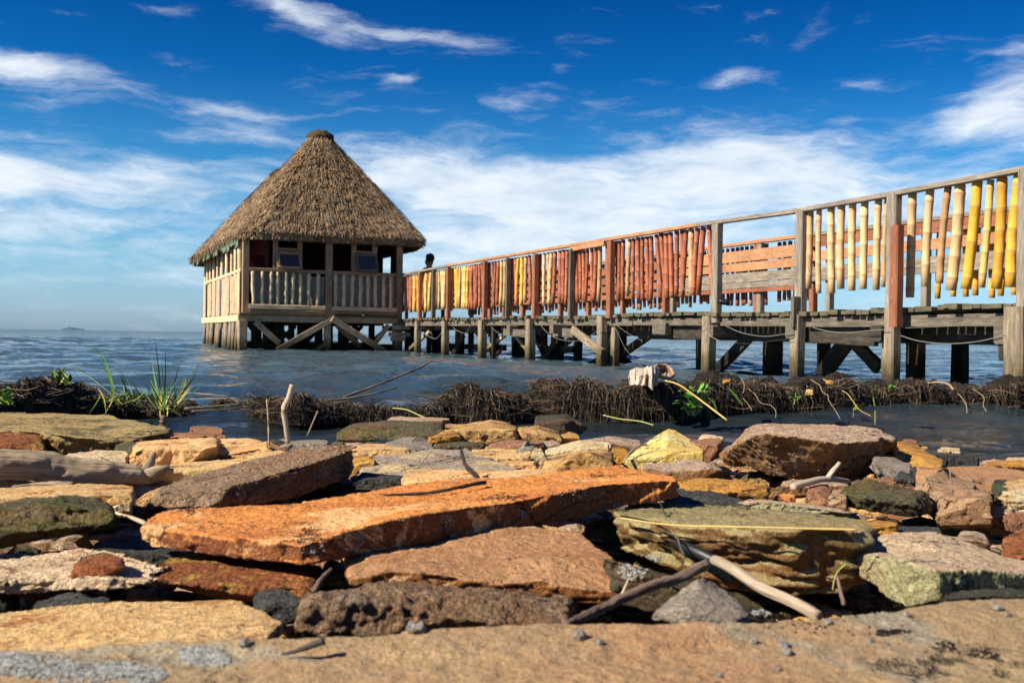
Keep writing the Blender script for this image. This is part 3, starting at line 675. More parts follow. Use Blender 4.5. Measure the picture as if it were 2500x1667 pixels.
R('cream ragged topped slab behind the long tan tilted slab',
  [(1250, 1028, 1042), (1300, 1024, 1040), (1370, 1022, 1036), (1403, 1022, 1034)], [(1403, 1014), (1360, 1010), (1300, 1011), (1262, 1018)], 2.35, 2.55, 'cream', round_=0, chip=1.6, name='rock_slab', cat='rock slab')
R('small ochre stone left of the pale yellow pointed rock',
  [(1402, 1036, 1054), (1425, 1034, 1056), (1442, 1038, 1052)], [(1440, 1026), (1415, 1022), (1404, 1028)], 2.25, 2.35, 'ochre', round_=1, cat='stone', name='stone')
R('bright pale yellow pointed rock left of the big brown boulder',
  [(1432, 1058, 1070), (1490, 1050, 1066), (1545, 1044, 1062), (1616, 1038, 1048)], [(1612, 1030, 2.3), (1585, 1008, 2.38), (1552, 988, 2.42), (1534, 984, 2.42), (1500, 1004, 2.38), (1455, 1038, 2.28)], 2.12, 2.4, 'yellow', round_=0, amp=.3, chip=.4, cuts=0, mid=(1530, 1028, 2.2))
R('dark rounded rock below the pale yellow pointed rock',
  [(1470, 1080, 1104), (1530, 1082, 1112), (1600, 1076, 1108), (1662, 1070, 1096)], [(1655, 1056), (1600, 1050), (1540, 1062), (1480, 1064)], 1.85, 2.05, 'bigbrown', round_=5, amp=.9)
R('small pink and white stone behind the pale yellow pointed rock',
  [(1600, 1004, 1014), (1630, 1004, 1016), (1662, 1000, 1010)], [(1655, 996), (1644, 990), (1615, 996)], 2.7, 2.8, 'pink', cat='stone', name='stone', chip=1.5)
R('red brown stone between the pale yellow rock and the big brown boulder',
  [(1590, 1026, 1046), (1620, 1022, 1052), (1660, 1018, 1048)], [(1655, 1006), (1610, 1006), (1580, 1010)], 2.45, 2.6, 'redbrown', round_=2, cat='stone', name='stone')

# --- right side
R('big brown boulder with pale flat top and mossy belly, right of centre',
  [(1632, 1022, 1050, 2.2), (1650, 1018, 1074, 2.12), (1700, 1012, 1092, 2.06), (1760, 1006, 1106, 2.02), (1818, 1006, 1116, 2.0), (1900, 1006, 1104, 2.02), (1960, 1004, 1098, 2.06), (2016, 1004, 1088, 2.12), (2030, 1006, 1046, 2.2), (2056, 1016, 1032, 2.25)],
  [(2054, 1006, 2.35), (2030, 990, 2.5), (2005, 977, 2.6), (1960, 969, 2.66), (1900, 966, 2.68), (1820, 969, 2.66), (1750, 974, 2.6), (1700, 986, 2.5), (1650, 1006, 2.35)],
  2.1, 2.6, 'bigbrown', round_=2, amp=.8, chip=1.5, lump=.12, under=.12, name='boulder', cat='boulder', fine=2, drop=.9)
R('smooth yellow slab sloping behind the right end of the big brown boulder',
  [(2010, 1060, 1096), (2080, 1082, 1100), (2165, 1068, 1084)], [(2164, 1056, 2.4), (2110, 1024, 2.7), (2056, 1001, 2.9), (2015, 1004, 2.9)], 2.1, 2.7, 'ochre', round_=1, amp=.5, name='rock_slab', cat='rock slab')
R('grey lined stone under the right end of the big brown boulder',
  [(2000, 1070, 1094), (2050, 1078, 1098), (2096, 1082, 1096)], [(2090, 1062), (2050, 1046), (2010, 1042)], 1.98, 2.12, 'grey', round_=1, strata=1, cat='stone', name='stone')
R('dark low stone with cream crest in the water, far right',
  [(2108, 1040, 1052), (2170, 1044, 1062), (2248, 1052, 1064)], [(2240, 1044), (2180, 1032), (2120, 1030)], 2.9, 3.15, 'charcoal', round_=3, cat='stone', name='stone')
R('cream stone lying on the dark low stone, far right',
  [(2150, 1034, 1042), (2180, 1032, 1044), (2206, 1032, 1042)], [(2204, 1025), (2165, 1024)], 3.0, 3.12, 'cream', round_=1, cat='stone', name='stone')
R('tan stone at the water edge left of the dark low stone, right',
  [(2098, 1036, 1048), (2130, 1032, 1046)], [(2134, 1024), (2105, 1022)], 3.2, 3.35, 'tan', round_=1, cat='stone', name='stone')
R('small red stone at the water edge beyond the smooth yellow slab',
  [(2070, 1012, 1022), (2092, 1012, 1024), (2110, 1014, 1022)], [(2105, 1006), (2080, 1004)], 3.3, 3.4, 'redbrown', round_=3, cat='stone', name='stone')
R('wide flat orange tan slab at the right, behind the pointed brown rocks',
  [(2100, 1082, 1110), (2200, 1100, 1130), (2300, 1116, 1140), (2460, 1120, 1145)], [(2460, 1086, 2.3), (2352, 1083, 2.35), (2250, 1068, 2.55), (2150, 1059, 2.65), (2112, 1062, 2.6)], 1.78, 2.5, 'rustslab', round_=1, amp=.5, name='rock_slab', cat='rock slab')
R('ochre broken slab at the right picture edge by the water',
  [(2262, 1062, 1074), (2310, 1068, 1084), (2440, 1070, 1086)], [(2440, 1050), (2320, 1052), (2275, 1055)], 2.6, 2.8, 'ochre', round_=0, chip=1.6, strata=1, name='rock_slab', cat='rock slab')
R('yellow brown layered rock with dark cracks, in front of the big brown boulder',
  [(1550, 1118, 1145), (1620, 1122, 1148), (1680, 1128, 1150), (1740, 1118, 1150), (1763, 1116, 1144)], [(1752, 1100, 1.8), (1680, 1101, 1.85), (1600, 1098, 1.85), (1552, 1104, 1.8)], 1.62, 1.82, 'ochre', round_=1, strata=2, chip=1.5)
R('charcoal gritty flat stone right of the tip of the orange slab',
  [(1520, 1140, 1165), (1600, 1148, 1170), (1700, 1160, 1178), (1770, 1170, 1182)], [(1740, 1156, 1.5), (1680, 1138, 1.6), (1600, 1123, 1.7), (1550, 1120, 1.7)], 1.4, 1.6, 'charcoal', round_=2, amp=.7, name='rock_slab', cat='rock slab', fine=2)
R('small bright orange stone in the gap below the big brown boulder',
  [(1777, 1146, 1155), (1800, 1144, 1156), (1829, 1144, 1154)], [(1824, 1134), (1800, 1131), (1784, 1136)], 1.62, 1.72, 'orange', round_=3, cat='stone', name='stone')
R('streaked red brown stone right of the small bright orange stone',
  [(1849, 1140, 1160), (1875, 1136, 1162), (1905, 1132, 1160)], [(1912, 1112), (1885, 1108), (1860, 1112)], 1.6, 1.75, 'redbrown', round_=2, chip=1.3)
R('soft brown stone tucked against the green mossy rock, on its left',
  [(1900, 1144, 1164), (1925, 1140, 1168), (1945, 1140, 1168)], [(1945, 1118), (1915, 1122)], 1.55, 1.68, 'brownsoft', round_=3)
R('brown stone lying behind the green mossy rock',
  [(1980, 1108, 1126), (2050, 1110, 1130), (2110, 1118, 1136)], [(2090, 1102), (2040, 1096), (1985, 1094)], 1.8, 1.95, 'redbrown', round_=2)
R('green mossy dark rock with angular top, right',
  [(1930, 1138, 1168, 1.55), (1975, 1142, 1182, 1.47), (2040, 1148, 1192, 1.45), (2100, 1146, 1192, 1.46), (2132, 1150, 1178, 1.5), (2146, 1148, 1172, 1.55)],
  [(2134, 1130, 1.66), (2100, 1122, 1.7), (2050, 1113, 1.72), (2000, 1102, 1.72), (1960, 1099, 1.7), (1940, 1112, 1.63)], 1.5, 1.7, 'moss', round_=2, amp=1.2, chip=1.3, name='boulder', cat='boulder', fine=2)
R('pointed light brown rock standing right of the green mossy rock',
  [(2104, 1120, 1150), (2140, 1130, 1200), (2185, 1138, 1206), (2240, 1140, 1190)], [(2240, 1106, 1.86), (2205, 1096, 1.86), (2160, 1062, 1.84), (2130, 1058, 1.82), (2108, 1076, 1.8)], 1.66, 1.84, 'brownsoft', round_=3, amp=1.2, name='boulder', cat='boulder')
R('blocky brown rock in front of the pointed light brown rock, right',
  [(2152, 1152, 1210), (2180, 1150, 1222), (2240, 1148, 1216), (2275, 1150, 1200)], [(2278, 1130), (2235, 1112), (2195, 1120), (2165, 1136)], 1.45, 1.62, 'brownsoft', round_=3, amp=1.2)
R('dark green rock between the blocky brown rock and the right picture edge',
  [(2245, 1118, 1150), (2290, 1116, 1160), (2330, 1116, 1160)], [(2330, 1098), (2290, 1094), (2255, 1102)], 1.72, 1.88, 'darkmoss', round_=3)
R('pale topped tan rock with jutting lip at the right picture edge',
  [(2270, 1160, 1178), (2300, 1140, 1186), (2360, 1140, 1190), (2460, 1140, 1190)], [(2460, 1090), (2360, 1091), (2315, 1096), (2300, 1108)], 1.42, 1.66, 'cream', round_=1, amp=1.4, chip=1.6, strata=1, name='boulder', cat='boulder')
R('thin pale yellow and grey slab behind the olive topped slab, right',
  [(1678, 1150, 1162), (1800, 1160, 1176), (1900, 1172, 1184), (1950, 1180, 1190)], [(1945, 1170), (1850, 1155), (1740, 1145), (1690, 1144)], 1.4, 1.52, 'lichen', round_=0, chip=1.3, name='rock_slab', cat='rock slab')
R('large olive topped slab with thick mossy front, right of centre',
  [(1420, 1184, 1262, 1.22), (1500, 1194, 1290, 1.14), (1560, 1201, 1318, 1.09), (1640, 1206, 1344, 1.05), (1740, 1210, 1360, 1.02), (1830, 1213, 1370, 1.0), (1930, 1216, 1362, 1.0), (1984, 1222, 1330, 1.03)],
  [(2000, 1200, 1.2), (1960, 1188, 1.3), (1850, 1174, 1.38), (1750, 1164, 1.42), (1640, 1156, 1.46), (1540, 1150, 1.48), (1450, 1156, 1.42)], 1.05, 1.4, 'oliveflat', round_=1, amp=.6, strata=1.6, chip=.7, cuts=0, name='rock_slab', cat='rock slab', fine=1.6, under=.02)
R('yellow ochre end stone at the right corner of the olive topped slab',
  [(1960, 1214, 1236), (2000, 1212, 1240), (2040, 1208, 1232), (2060, 1206, 1224)], [(2056, 1196), (2010, 1188), (1965, 1192)], 1.12, 1.26, 'ochre', round_=1, strata=1.5, cat='stone', name='stone')
R('flat dark grey stone behind the lichen covered block, right',
  [(2050, 1218, 1235), (2110, 1216, 1238), (2160, 1216, 1236)], [(2155, 1206), (2100, 1203), (2060, 1206)], 1.22, 1.34, 'charcoal', round_=2, cat='stone', name='stone')
R('shadowed brown stone behind the top of the lichen covered block',
  [(2190, 1246, 1275), (2230, 1244, 1280), (2275, 1254, 1280)], [(2265, 1226), (2230, 1212), (2200, 1224)], 1.16, 1.28, 'bigbrown', round_=3, cat='stone', name='stone')
R('rust and yellow stone at the right picture edge above the lichen covered block',
  [(2298, 1262, 1310), (2340, 1264, 1316), (2440, 1262, 1316)], [(2440, 1212), (2350, 1215), (2315, 1226)], 1.08, 1.26, 'rust', round_=2)
R('dark olive stone under the lichen covered block at the lower right edge',
  [(2160, 1376, 1400), (2250, 1372, 1395), (2420, 1372, 1392)], [(2420, 1350), (2250, 1350), (2190, 1356)], .84, .92, 'darkmoss', round_=3, cat='stone', name='stone')
R('lichen covered pale green and tan angular block, lower right',
  [(1941, 1290, 1302, 1.05), (1965, 1272, 1318, 1.03), (2000, 1272, 1338, .99), (2040, 1280, 1372, .95), (2082, 1292, 1396, .915), (2152, 1311, 1378, .9), (2200, 1309, 1368, .91), (2255, 1308, 1364, .93), (2380, 1318, 1356, .96)],
  [(2400, 1300, 1.02), (2330, 1284, 1.04), (2272, 1264, 1.08), (2200, 1234, 1.12), (2141, 1218, 1.14), (2059, 1223, 1.12), (1988, 1231, 1.1), (1975, 1250, 1.08)], .95, 1.1, 'lichen', round_=0, amp=.6, chip=1.1, cuts=0, name='boulder', cat='boulder', mid=(2180, 1262, 1.02))

# --- hidden fillers in the gaps that still show a sliver
R('small orange stone embedded in the top of the black root bank, left one', [(1660, 876, 884), (1677, 875, 884)], [(1676, 871), (1662, 870)], 5.05, 5.12, 'ochre', cat='stone', name='stone', drop=.99)
R('flat orange stone embedded in the top of the black root bank, right one', [(1896, 878, 884), (1915, 877, 884)], [(1914, 873), (1898, 873)], 5.15, 5.22, 'ochre', cat='stone', name='stone', drop=.99)
R('tan stone embedded in the face of the black root bank', [(1850, 900, 911), (1868, 898, 910)], [(1866, 893), (1852, 894)], 5.0, 5.1, 'tan', cat='stone', name='stone', drop=.99)
R('grey ashy lump between the grey lined stone and the pointed light brown rock', [(2055, 1098, 1108), (2075, 1096, 1110), (2098, 1098, 1108)], [(2094, 1084), (2075, 1080), (2060, 1088)], 1.82, 1.9, 'charcoal', cat='stone', name='stone', chip=1.8, amp=2)
R('small black stone behind the pointed light brown rock', [(2088, 1080, 1092), (2106, 1078, 1092)], [(2104, 1068), (2092, 1070)], 1.95, 2.0, 'charcoal', cat='stone', name='stone')
R('tan slab piece filling behind the small grey and cream stones, centre', [(1060, 1046, 1060), (1150, 1048, 1062), (1230, 1044, 1060)], [(1220, 1030), (1140, 1030), (1070, 1032)], 2.2, 2.45, 'tan', name='rock_slab', cat='rock slab')
R('low brown slab at the waterline between the dark boulder and the pale yellow rock', [(1330, 1016, 1030), (1400, 1014, 1032), (1480, 1018, 1034)], [(1470, 1004), (1400, 1002), (1340, 1006)], 2.75, 2.95, 'bigbrown', name='rock_slab', cat='rock slab')

FILL = [
 ('dark stone deep in the gap under the left end of the orange slab', 560, 1318, 1.12, 300, 50, 'darkmoss'),
 ('dark stone deep in the gap left of the olive topped slab', 1420, 1215, 1.3, 170, 60, 'darkmoss'),
 ('dark brown stone in the gap below the big brown boulder', 1870, 1118, 1.9, 160, 40, 'bigbrown'),
 ('brown stone in the dark gap behind the blocky brown rock', 2290, 1190, 1.5, 120, 60, 'bigbrown'),
 ('dark stone under the raised right end of the conglomerate block', 740, 1110, 1.75, 150, 46, 'darkmoss'),
 ('brown stone half hidden behind the thin slate wedge', 780, 1066, 2.2, 90, 36, 'brownsoft'),
 ('grey stone half hidden behind the pale peach slab', 700, 1020, 2.6, 120, 22, 'grey'),
 ('flat ochre stone behind the smooth peach slab, right of centre', 1330, 1092, 1.8, 160, 26, 'ochre'),
 ('tan stone at the waterline between the tan block and ragged slab', 1350, 1026, 2.75, 90, 20, 'tan'),
 ('brown stone in front of the orange tan slab at the right edge', 2380, 1190, 1.35, 130, 60, 'redbrown'),
 ('grey stone in the dark gap above the mud coated stone', 760, 1322, 1.0, 90, 34, 'darkmoss'),
]
for (lab, x, y, d, w, h, mt) in FILL:
    R(lab, [(x - w / 2, y - h * .1, y + h * .4), (x - w / 5, y, y + h / 2), (x + w / 4, y - h * .05, y + h / 2), (x + w / 2, y - h * .15, y + h * .3)],
      [(x + w * .4, y - h * .4), (x, y - h * .5), (x - w * .4, y - h * .42)], d, d * 1.1, mt, round_=3, cat='stone', name='stone')

# ------------------------------------------------------------------ lake bed and shore, one sheet
def ground_z(x, y):
    r = np.hypot(x, y)
    yy = np.where(r > 0, y, 0) + .12 * np.sin(x * 1.7) + .3 * np.clip(-x - 1, 0, 3) * .15
    z = np.interp(yy, [-20, .9, 1.3, 2.0, 2.8, 3.6, 4.4, 6, 10, 40, 400], [.6, .135, .12, .10, .05, -.01, -.1, -.35, -.8, -2.5, -6])
    return z
def polar(name, radii, a0, a1, na, zf, mat, kind='structure'):
    ang = np.linspace(a0, a1, na)
    A, Rr = np.meshgrid(ang, radii); X = Rr * np.sin(A); Y = Rr * np.cos(A)
    V = zf(X, Y, Rr)
    n = len(radii); idx = np.arange(n * na).reshape(n, na)
    f = np.stack([idx[:-1, :-1], idx[:-1, 1:], idx[1:, 1:], idx[1:, :-1]], -1).reshape(-1, 4)
    me = bpy.data.meshes.new(name)
    me.vertices.add(len(V)); me.vertices.foreach_set('co', V.ravel())
    me.loops.add(f.size); me.loops.foreach_set('vertex_index', f[:, ::-1].ravel().astype(np.int32))
    me.polygons.add(len(f)); me.polygons.foreach_set('loop_start', np.arange(0, f.size, 4, dtype=np.int32))
    me.update(calc_edges=True)
    o = finish(name, me, mat); o['kind'] = kind
    return o
def gz(X, Y, Rr):
    p = np.stack([X.ravel(), Y.ravel(), 0 * X.ravel()], 1)
    nz = fbm(p, 5.0, 5, 3) * .02 * np.clip(3 / np.maximum(Rr.ravel(), .1), .2, 1) + fbm(p, 40.0, 3, 5) * .006 * (Rr.ravel() < 6)
    return np.stack([X.ravel(), Y.ravel(), ground_z(X.ravel(), Y.ravel()) + nz], 1)
M_ground = stone('wet_dark_shore_mud', (92, 72, 52), (68, 52, 40), (116, 92, 66), 6, .4, fine=2, pits=.6, pits_scale=140, rough=.6, stain=0)
polar('ground', np.concatenate([[.02], np.geomspace(.15, 9, 330), np.geomspace(9.3, 9000, 60)]), -math.pi, math.pi, 900, gz, M_ground)

# ------------------------------------------------------------------ water
def water_mat():
    mt, T, b = new_mat('lake_water')
    pos = T.n('ShaderNodeNewGeometry').outputs['Position']
    b.inputs['Base Color'].default_value = (.010, .018, .020, 1); b.inputs['Roughness'].default_value = .03
    b.inputs['IOR'].default_value = 1.33; b.inputs['Specular IOR Level'].default_value = .5
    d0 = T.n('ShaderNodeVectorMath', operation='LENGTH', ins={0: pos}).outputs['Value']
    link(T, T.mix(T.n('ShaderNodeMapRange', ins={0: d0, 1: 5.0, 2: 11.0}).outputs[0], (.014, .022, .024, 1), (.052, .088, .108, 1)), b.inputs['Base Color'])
    n1 = T.noise(T.mapping(pos, scale=(.55, 1.3, 1), rot=(0, 0, .1)), 2.6, 8, .62, .35)
    n2 = T.noise(T.mapping(pos, scale=(.6, 1.3, 1), rot=(0, 0, -.25)), 11, 5, .6, .3)
    n3 = T.noise(T.mapping(pos, scale=(.6, .8, 1), rot=(0, 0, .15)), .9, 5, .55, .3)
    dist = T.n('ShaderNodeVectorMath', operation='LENGTH', ins={0: pos}).outputs['Value']
    near = T.n('ShaderNodeMapRange', ins={0: dist, 1: 3.0, 2: 10.0, 3: 0.85, 4: 1.15}).outputs[0]
    far = T.n('ShaderNodeMapRange', ins={0: dist, 1: 16.0, 2: 120.0, 3: 1.0, 4: 4.0}).outputs[0]
    h = T.math('ADD', T.math('MULTIPLY', n1, T.math('MULTIPLY', near, .05)), T.math('MULTIPLY', n2, .011))
    h = T.math('ADD', h, T.math('MULTIPLY', n3, T.math('MULTIPLY', T.math('MULTIPLY', near, far), .27)))
    bp = T.n('ShaderNodeBump', ins={'Height': h, 'Strength': 1.0, 'Distance': 1.0}); link(T, bp.outputs[0], b.inputs['Normal'])
    return mt
_wr = np.random.RandomState(4)
_waves = []
for i in range(54):
    lam = .12 * (2.6 / .12) ** _wr.rand()
    ang = _wr.normal(-.15, .55)
    _waves.append((2 * math.pi / lam, ang, _wr.rand() * 6.28, lam * (.0034 + .0016 * min(1, lam)) * (.6 + _wr.rand() * .8), lam))
def wz(X, Y, Rr):
    x = X.ravel(); y = Y.ravel(); r = Rr.ravel(); z = np.zeros_like(x)
    p = np.stack([x, y, 0 * x], 1)
    wx = fbm(p, .8, 2, 91) * .5; gust = 1 + .5 * fbm(p, .35, 3, 93)
    sp = r * .0052
    for (k, a, ph, amp, lam) in _waves:
        fade = np.clip(1.6 - sp * 5 / lam, 0, 1)
        calm = np.interp(y, [3, 4.6, 5.6, 8], [.7, .7, .85, 1.0])
        if lam < .5: calm = np.maximum(calm, .6)
        ss = np.sin(k * (x * math.sin(a) + y * math.cos(a)) + ph + wx * k * .35)
        z += amp * fade * calm * (ss + .35 * (1 - np.abs(ss)) * 2 - .3)
    z *= gust * np.clip((400 - r) / 200, 0, 1)
    return np.stack([x, y, z], 1)
rad = np.concatenate([np.geomspace(2.4, 60, 760), np.geomspace(60.6, 9000, 90)])
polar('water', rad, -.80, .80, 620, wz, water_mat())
# the rest of the lake, outside the view, meets the first sheet edge to edge
polar('water', np.array([2.4, 10, 60, 600, 9000.]), .80, math.pi * 2 - .80, 90, lambda X, Y, r: np.stack([X.ravel(), Y.ravel(), 0 * X.ravel() - .02], 1), bpy.data.materials['lake_water'])

# ------------------------------------------------------------------ far shore and island
def ridge(name, x0, x1, dist, hmax, depth, seed, taper=True):
    n, mrows = 90, 9; vs = []
    for j in range(mrows):
        for i in range(n):
            t = i / (n - 1); px = x0 + (x1 - x0) * t
            r = ray(px * K, 800); a = Vector((r.x, r.y, 0)).normalized() * (dist + depth * j / (mrows - 1))
            vs.append((a.x, a.y, 0))
    V = np.array(vs); t = np.tile(np.linspace(0, 1, n), mrows); q = np.repeat(np.linspace(0, 1, mrows), n)
    env = np.sin(np.pi * t) ** .6 if taper else np.minimum(1, t * 5)
    V[:, 2] = np.sin(np.pi * np.clip(q, 0, 1)) ** .5 * env * hmax * (.7 + .5 * fbm(np.stack([t * 9, q * 2, 0 * t], 1), 1.0, 5, seed)) - .5
    fs = [(j * n + i, j * n + i + 1, (j + 1) * n + i + 1, (j + 1) * n + i) for j in range(mrows - 1) for i in range(n - 1)]
    me = bpy.data.meshes.new(name); me.from_pydata(V.tolist(), [], fs)
    o = finish(name, me, M_shore); o['kind'] = 'structure'; return o
M_shore = plain('hazed_wooded_shore', (62, 88, 104), .95, var=.2, scale=.02)  # distance haze is painted into the blue-grey base colour
ridge('far_shore', 1470, 3000, 3600, 11, 500, 5, False)
ridge('island', 138, 196, 6000, 19, 500, 8)

# ------------------------------------------------------------------ pier frame of reference
N0 = Vector((4.125, 8.2, 0)); PD = Vector((-.3969, .9179, 0)); PN = Vector((.9179, .3969, 0))
def fP(x, y): return 960 + x / 2.94, 520 + y / 2.94
def fQ(x, y): return 1700 + x / 2.61375, 380 + y / 2.61375
def fH(x, y): return 440 + x / 2.703, 300 + y / 2.703
def hit(sx, sy, o, n):
    r = ray(sx, sy); t = (o - CAM).dot(n) / r.dot(n); return CAM + r * t
def onp(s, off=0.0): return hit(s[0], s[1], N0 + PN * off, PN)
def s_of(sx, off=0.0): return (hit(sx, 800, N0 + PN * off, PN) - N0).dot(PD)
def pp(s, off, z): q = N0 + PD * s + PN * off; return Vector((q.x, q.y, z))
def deck_z(s): return .728 + .0042 * s + .012 * math.sin(s * 1.3 + 1) + (.02 if s < .8 else 0)

# ------------------------------------------------------------------ boardwalk: deck, beams, piles, braces
base = pp(7, .95, 0)
bw = thing('boardwalk', 'long weathered timber boardwalk on dark piles leading over the water to the thatched hut', 'boardwalk', base)
mb = MB(); s = -3.2
while s < 22:
    w = rnd.uniform(.075, .135); t = rnd.uniform(.035, .052); z = deck_z(s) - .025 + rnd.uniform(-.008, .010)
    a = -.03 + rnd.uniform(-.06, .03); b2 = 1.93 + rnd.uniform(-.05, .06)
    mb.beam(pp(s + w / 2, a, z), pp(s + w / 2 + rnd.uniform(-.01, .01), b2, z), w * .94, t, jit=.03, seg=3)
    s += w + rnd.uniform(.002, .012)
mb.build('deck', MW['deck'], bw)
def bpart(name, a, b, w, h, mat, up=(0, 0, 1), parent=bw, **k):
    q = MB(); q.beam(a, b, w, h, up=up, **k); return q.build(name, MW[mat], parent)
for (a, b) in ((-3.2, 2.6), (2.62, 6.2), (6.22, 9.9), (9.92, 13.6), (13.62, 17.1)):
    za = deck_z(a) - .112; zb = deck_z(b) - .112
    bpart('fascia_board', pp(a, .03, za), pp(b, .03, zb), .04, .105 + rnd.uniform(-.01, .01), 'fascia', jit=.04, seg=8)
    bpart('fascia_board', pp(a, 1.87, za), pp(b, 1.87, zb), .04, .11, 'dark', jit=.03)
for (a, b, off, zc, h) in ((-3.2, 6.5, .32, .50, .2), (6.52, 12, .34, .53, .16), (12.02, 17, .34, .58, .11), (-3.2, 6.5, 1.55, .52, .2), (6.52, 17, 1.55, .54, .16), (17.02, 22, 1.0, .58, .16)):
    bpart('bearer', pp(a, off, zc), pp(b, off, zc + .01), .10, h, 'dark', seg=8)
# cross heads (beams running across under the deck)
for (sx, z, h, ex) in ((fQ(1170, 0)[0], .50, .16, .05), (fQ(645, 0)[0], .52, .15, .1), (fQ(120, 0)[0], .52, .14, .08), (fP(1225, 0)[0], .55, .15, .22), (fP(1530, 0)[0], .56, .12, .03), (fP(870, 0)[0], .55, .13, .12), (fP(1000, 0)[0], .60, .1, .03),
                       (fP(660, 0)[0], .58, .1, .05), (fP(390, 0)[0], .6, .1, .05), (fP(190, 0)[0], .6, .1, .08), (fQ(2000, 0)[0], .52, .2, .1)):
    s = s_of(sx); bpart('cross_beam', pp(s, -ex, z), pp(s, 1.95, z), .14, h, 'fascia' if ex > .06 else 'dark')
# header faces seen below the fascia
bpart('header_board', onp(fQ(680, 1140), .1), onp(fQ(1150, 1160), .1), .06, .17, 'dark')
bpart('header_board', onp(fP(1160, 857), -.03), onp(fP(1300, 862), -.03), .07, .14, 'fascia')
bpart('header_board', onp(fP(800, 855), -.03), onp(fP(965, 868), -.03), .06, .13, 'fascia')
bpart('header_board', onp(fP(1880, 830), .0), onp(fP(1975, 832), .0), .09, .16, 'fascia')
bpart('header_board', onp(fP(1970, 850), .12), onp(fP(2230, 852), .12), .08, .2, 'dark')
# near piles: (photo x, width, top z, material)
for (fx, w, zt, mt) in ((fQ(2075, 0)[0], .19, .72, 'greyw'), (fQ(1268, 0)[0], .125, .74, 'greyw'), (fQ(1190, 0)[0], .12, .46, 'greyw'), (fQ(662, 0)[0], .135, .70, 'greyw'),
                        (fQ(95, 0)[0], .15, .70, 'greyw'), (fQ(35, 0)[0], .08, .62, 'dark'), (fP(1515, 0)[0], .14, .74, 'greyw'), (fP(1555, 0)[0], .11, .60, 'greyw'), (fP(998, 0)[0], .16, .72, 'greyw'),
                        (fP(652, 0)[0], .16, .72, 'greyw'), (fP(690, 0)[0], .08, .6, 'dark'), (fP(385, 0)[0], .15, .72, 'greyw'), (fP(187, 0)[0], .14, .73, 'greyw'), (fP(30, 0)[0], .18, .72, 'greyw')):
    s = s_of(fx); off = .0 if zt > .65 else .12
    bpart('pile', pp(s + rnd.uniform(-.02, .02), off - .03, -.8), pp(s, off - .03, zt), w, w * .9, mat=mt, up=PN, jit=.05, seg=7)
# rear and middle piles
for (f, off, w) in ((fQ(490, 0), .95, .21), (fQ(815, 0), 1.75, .14), (fQ(1400, 0), .95, .16), (fQ(1685, 0), 1.75, .15), (fQ(2330, 0), .9, .15), (fP(1610, 0), .9, .26), (fP(1330, 0), 1.0, .14),
                    (fP(1180, 0), .95, .22), (fP(1085, 0), 1.8, .12), (fP(900, 0), 1.7, .26), (fP(480, 0), 1.0, .2), (fP(320, 0), 1.2, .26), (fP(258, 0), .8, .11), (fP(130, 0), 1.5, .16),
                    (fP(725, 0), 1.1, .16), (fP(100, 0), .8, .12), (fP(560, 0), 1.8, .13), (fQ(35, 0), 1.0, .13), (fP(1645, 0), 1.7, .14)):
    s = s_of(f[0], off); q = MB()
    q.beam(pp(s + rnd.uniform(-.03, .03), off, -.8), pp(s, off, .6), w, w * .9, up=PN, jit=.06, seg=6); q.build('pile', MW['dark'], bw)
# diagonal braces
for (a, b, off, w, mt) in ((fP(1290, 838), fP(1505, 1005), -.12, .12, 'greyw'), (fP(1660, 1000), fP(1835, 880), .9, .13, 'dark'), (fP(1075, 1065), fP(1190, 895), .8, .14, 'dark'), (fP(1175, 975), fP(1295, 895), 1.4, .11, 'dark'),
                           (fP(880, 880), fP(965, 985), .5, .07, 'brace'), (fP(1020, 880), fP(1065, 985), 1.0, .1, 'dark'), (fP(95, 995), fP(262, 850), .15, .08, 'brace'), (fP(425, 1025), fP(505, 870), .7, .16, 'dark'),
                           (fP(620, 1010), fP(800, 880), .3, .07, 'brace'), (fP(590, 845), fP(660, 930), .9, .1, 'dark'), (fP(700, 1000), fP(760, 900), 1.1, .12, 'dark'), (fP(400, 950), fP(430, 1000), .8, .1, 'dark'),
                           (fP(1415, 1095), fP(1500, 1035), .5, .1, 'dark'), (fP(1640, 1040), fP(1700, 1092), 1.0, .12, 'dark'), (fP(410, 955), fP(805, 968), 1.2, .13, 'dark'), (fP(1205, 978), fP(1300, 978), .9, .12, 'dark'),
                           (fQ(125, 1375), fQ(350, 1145), .35, .14, 'dark'), (fQ(795, 1410), fQ(960, 1185), .45, .2, 'dark'), (fQ(1165, 1355), fQ(1005, 1185), .45, .14, 'dark'), (fQ(1560, 1000), fQ(1400, 1000), 1.7, .12, 'dark'),
                           (fQ(1990, 1110), fQ(2010, 1300), -.05, .2, 'dark'), (fP(740, 1015), fP(770, 990), .6, .07, 'dark'), (fP(1000, 850), fP(1130, 1000), 1.5, .1, 'dark'), (fP(230, 860), fP(330, 1000), 1.4, .12, 'dark')):
    A = onp(a, off); B = onp(b, off); q = MB(); q.beam(A, B, .06, w, up=PN.cross((B - A).normalized()), seg=5); q.build('brace', MW[mt], bw)

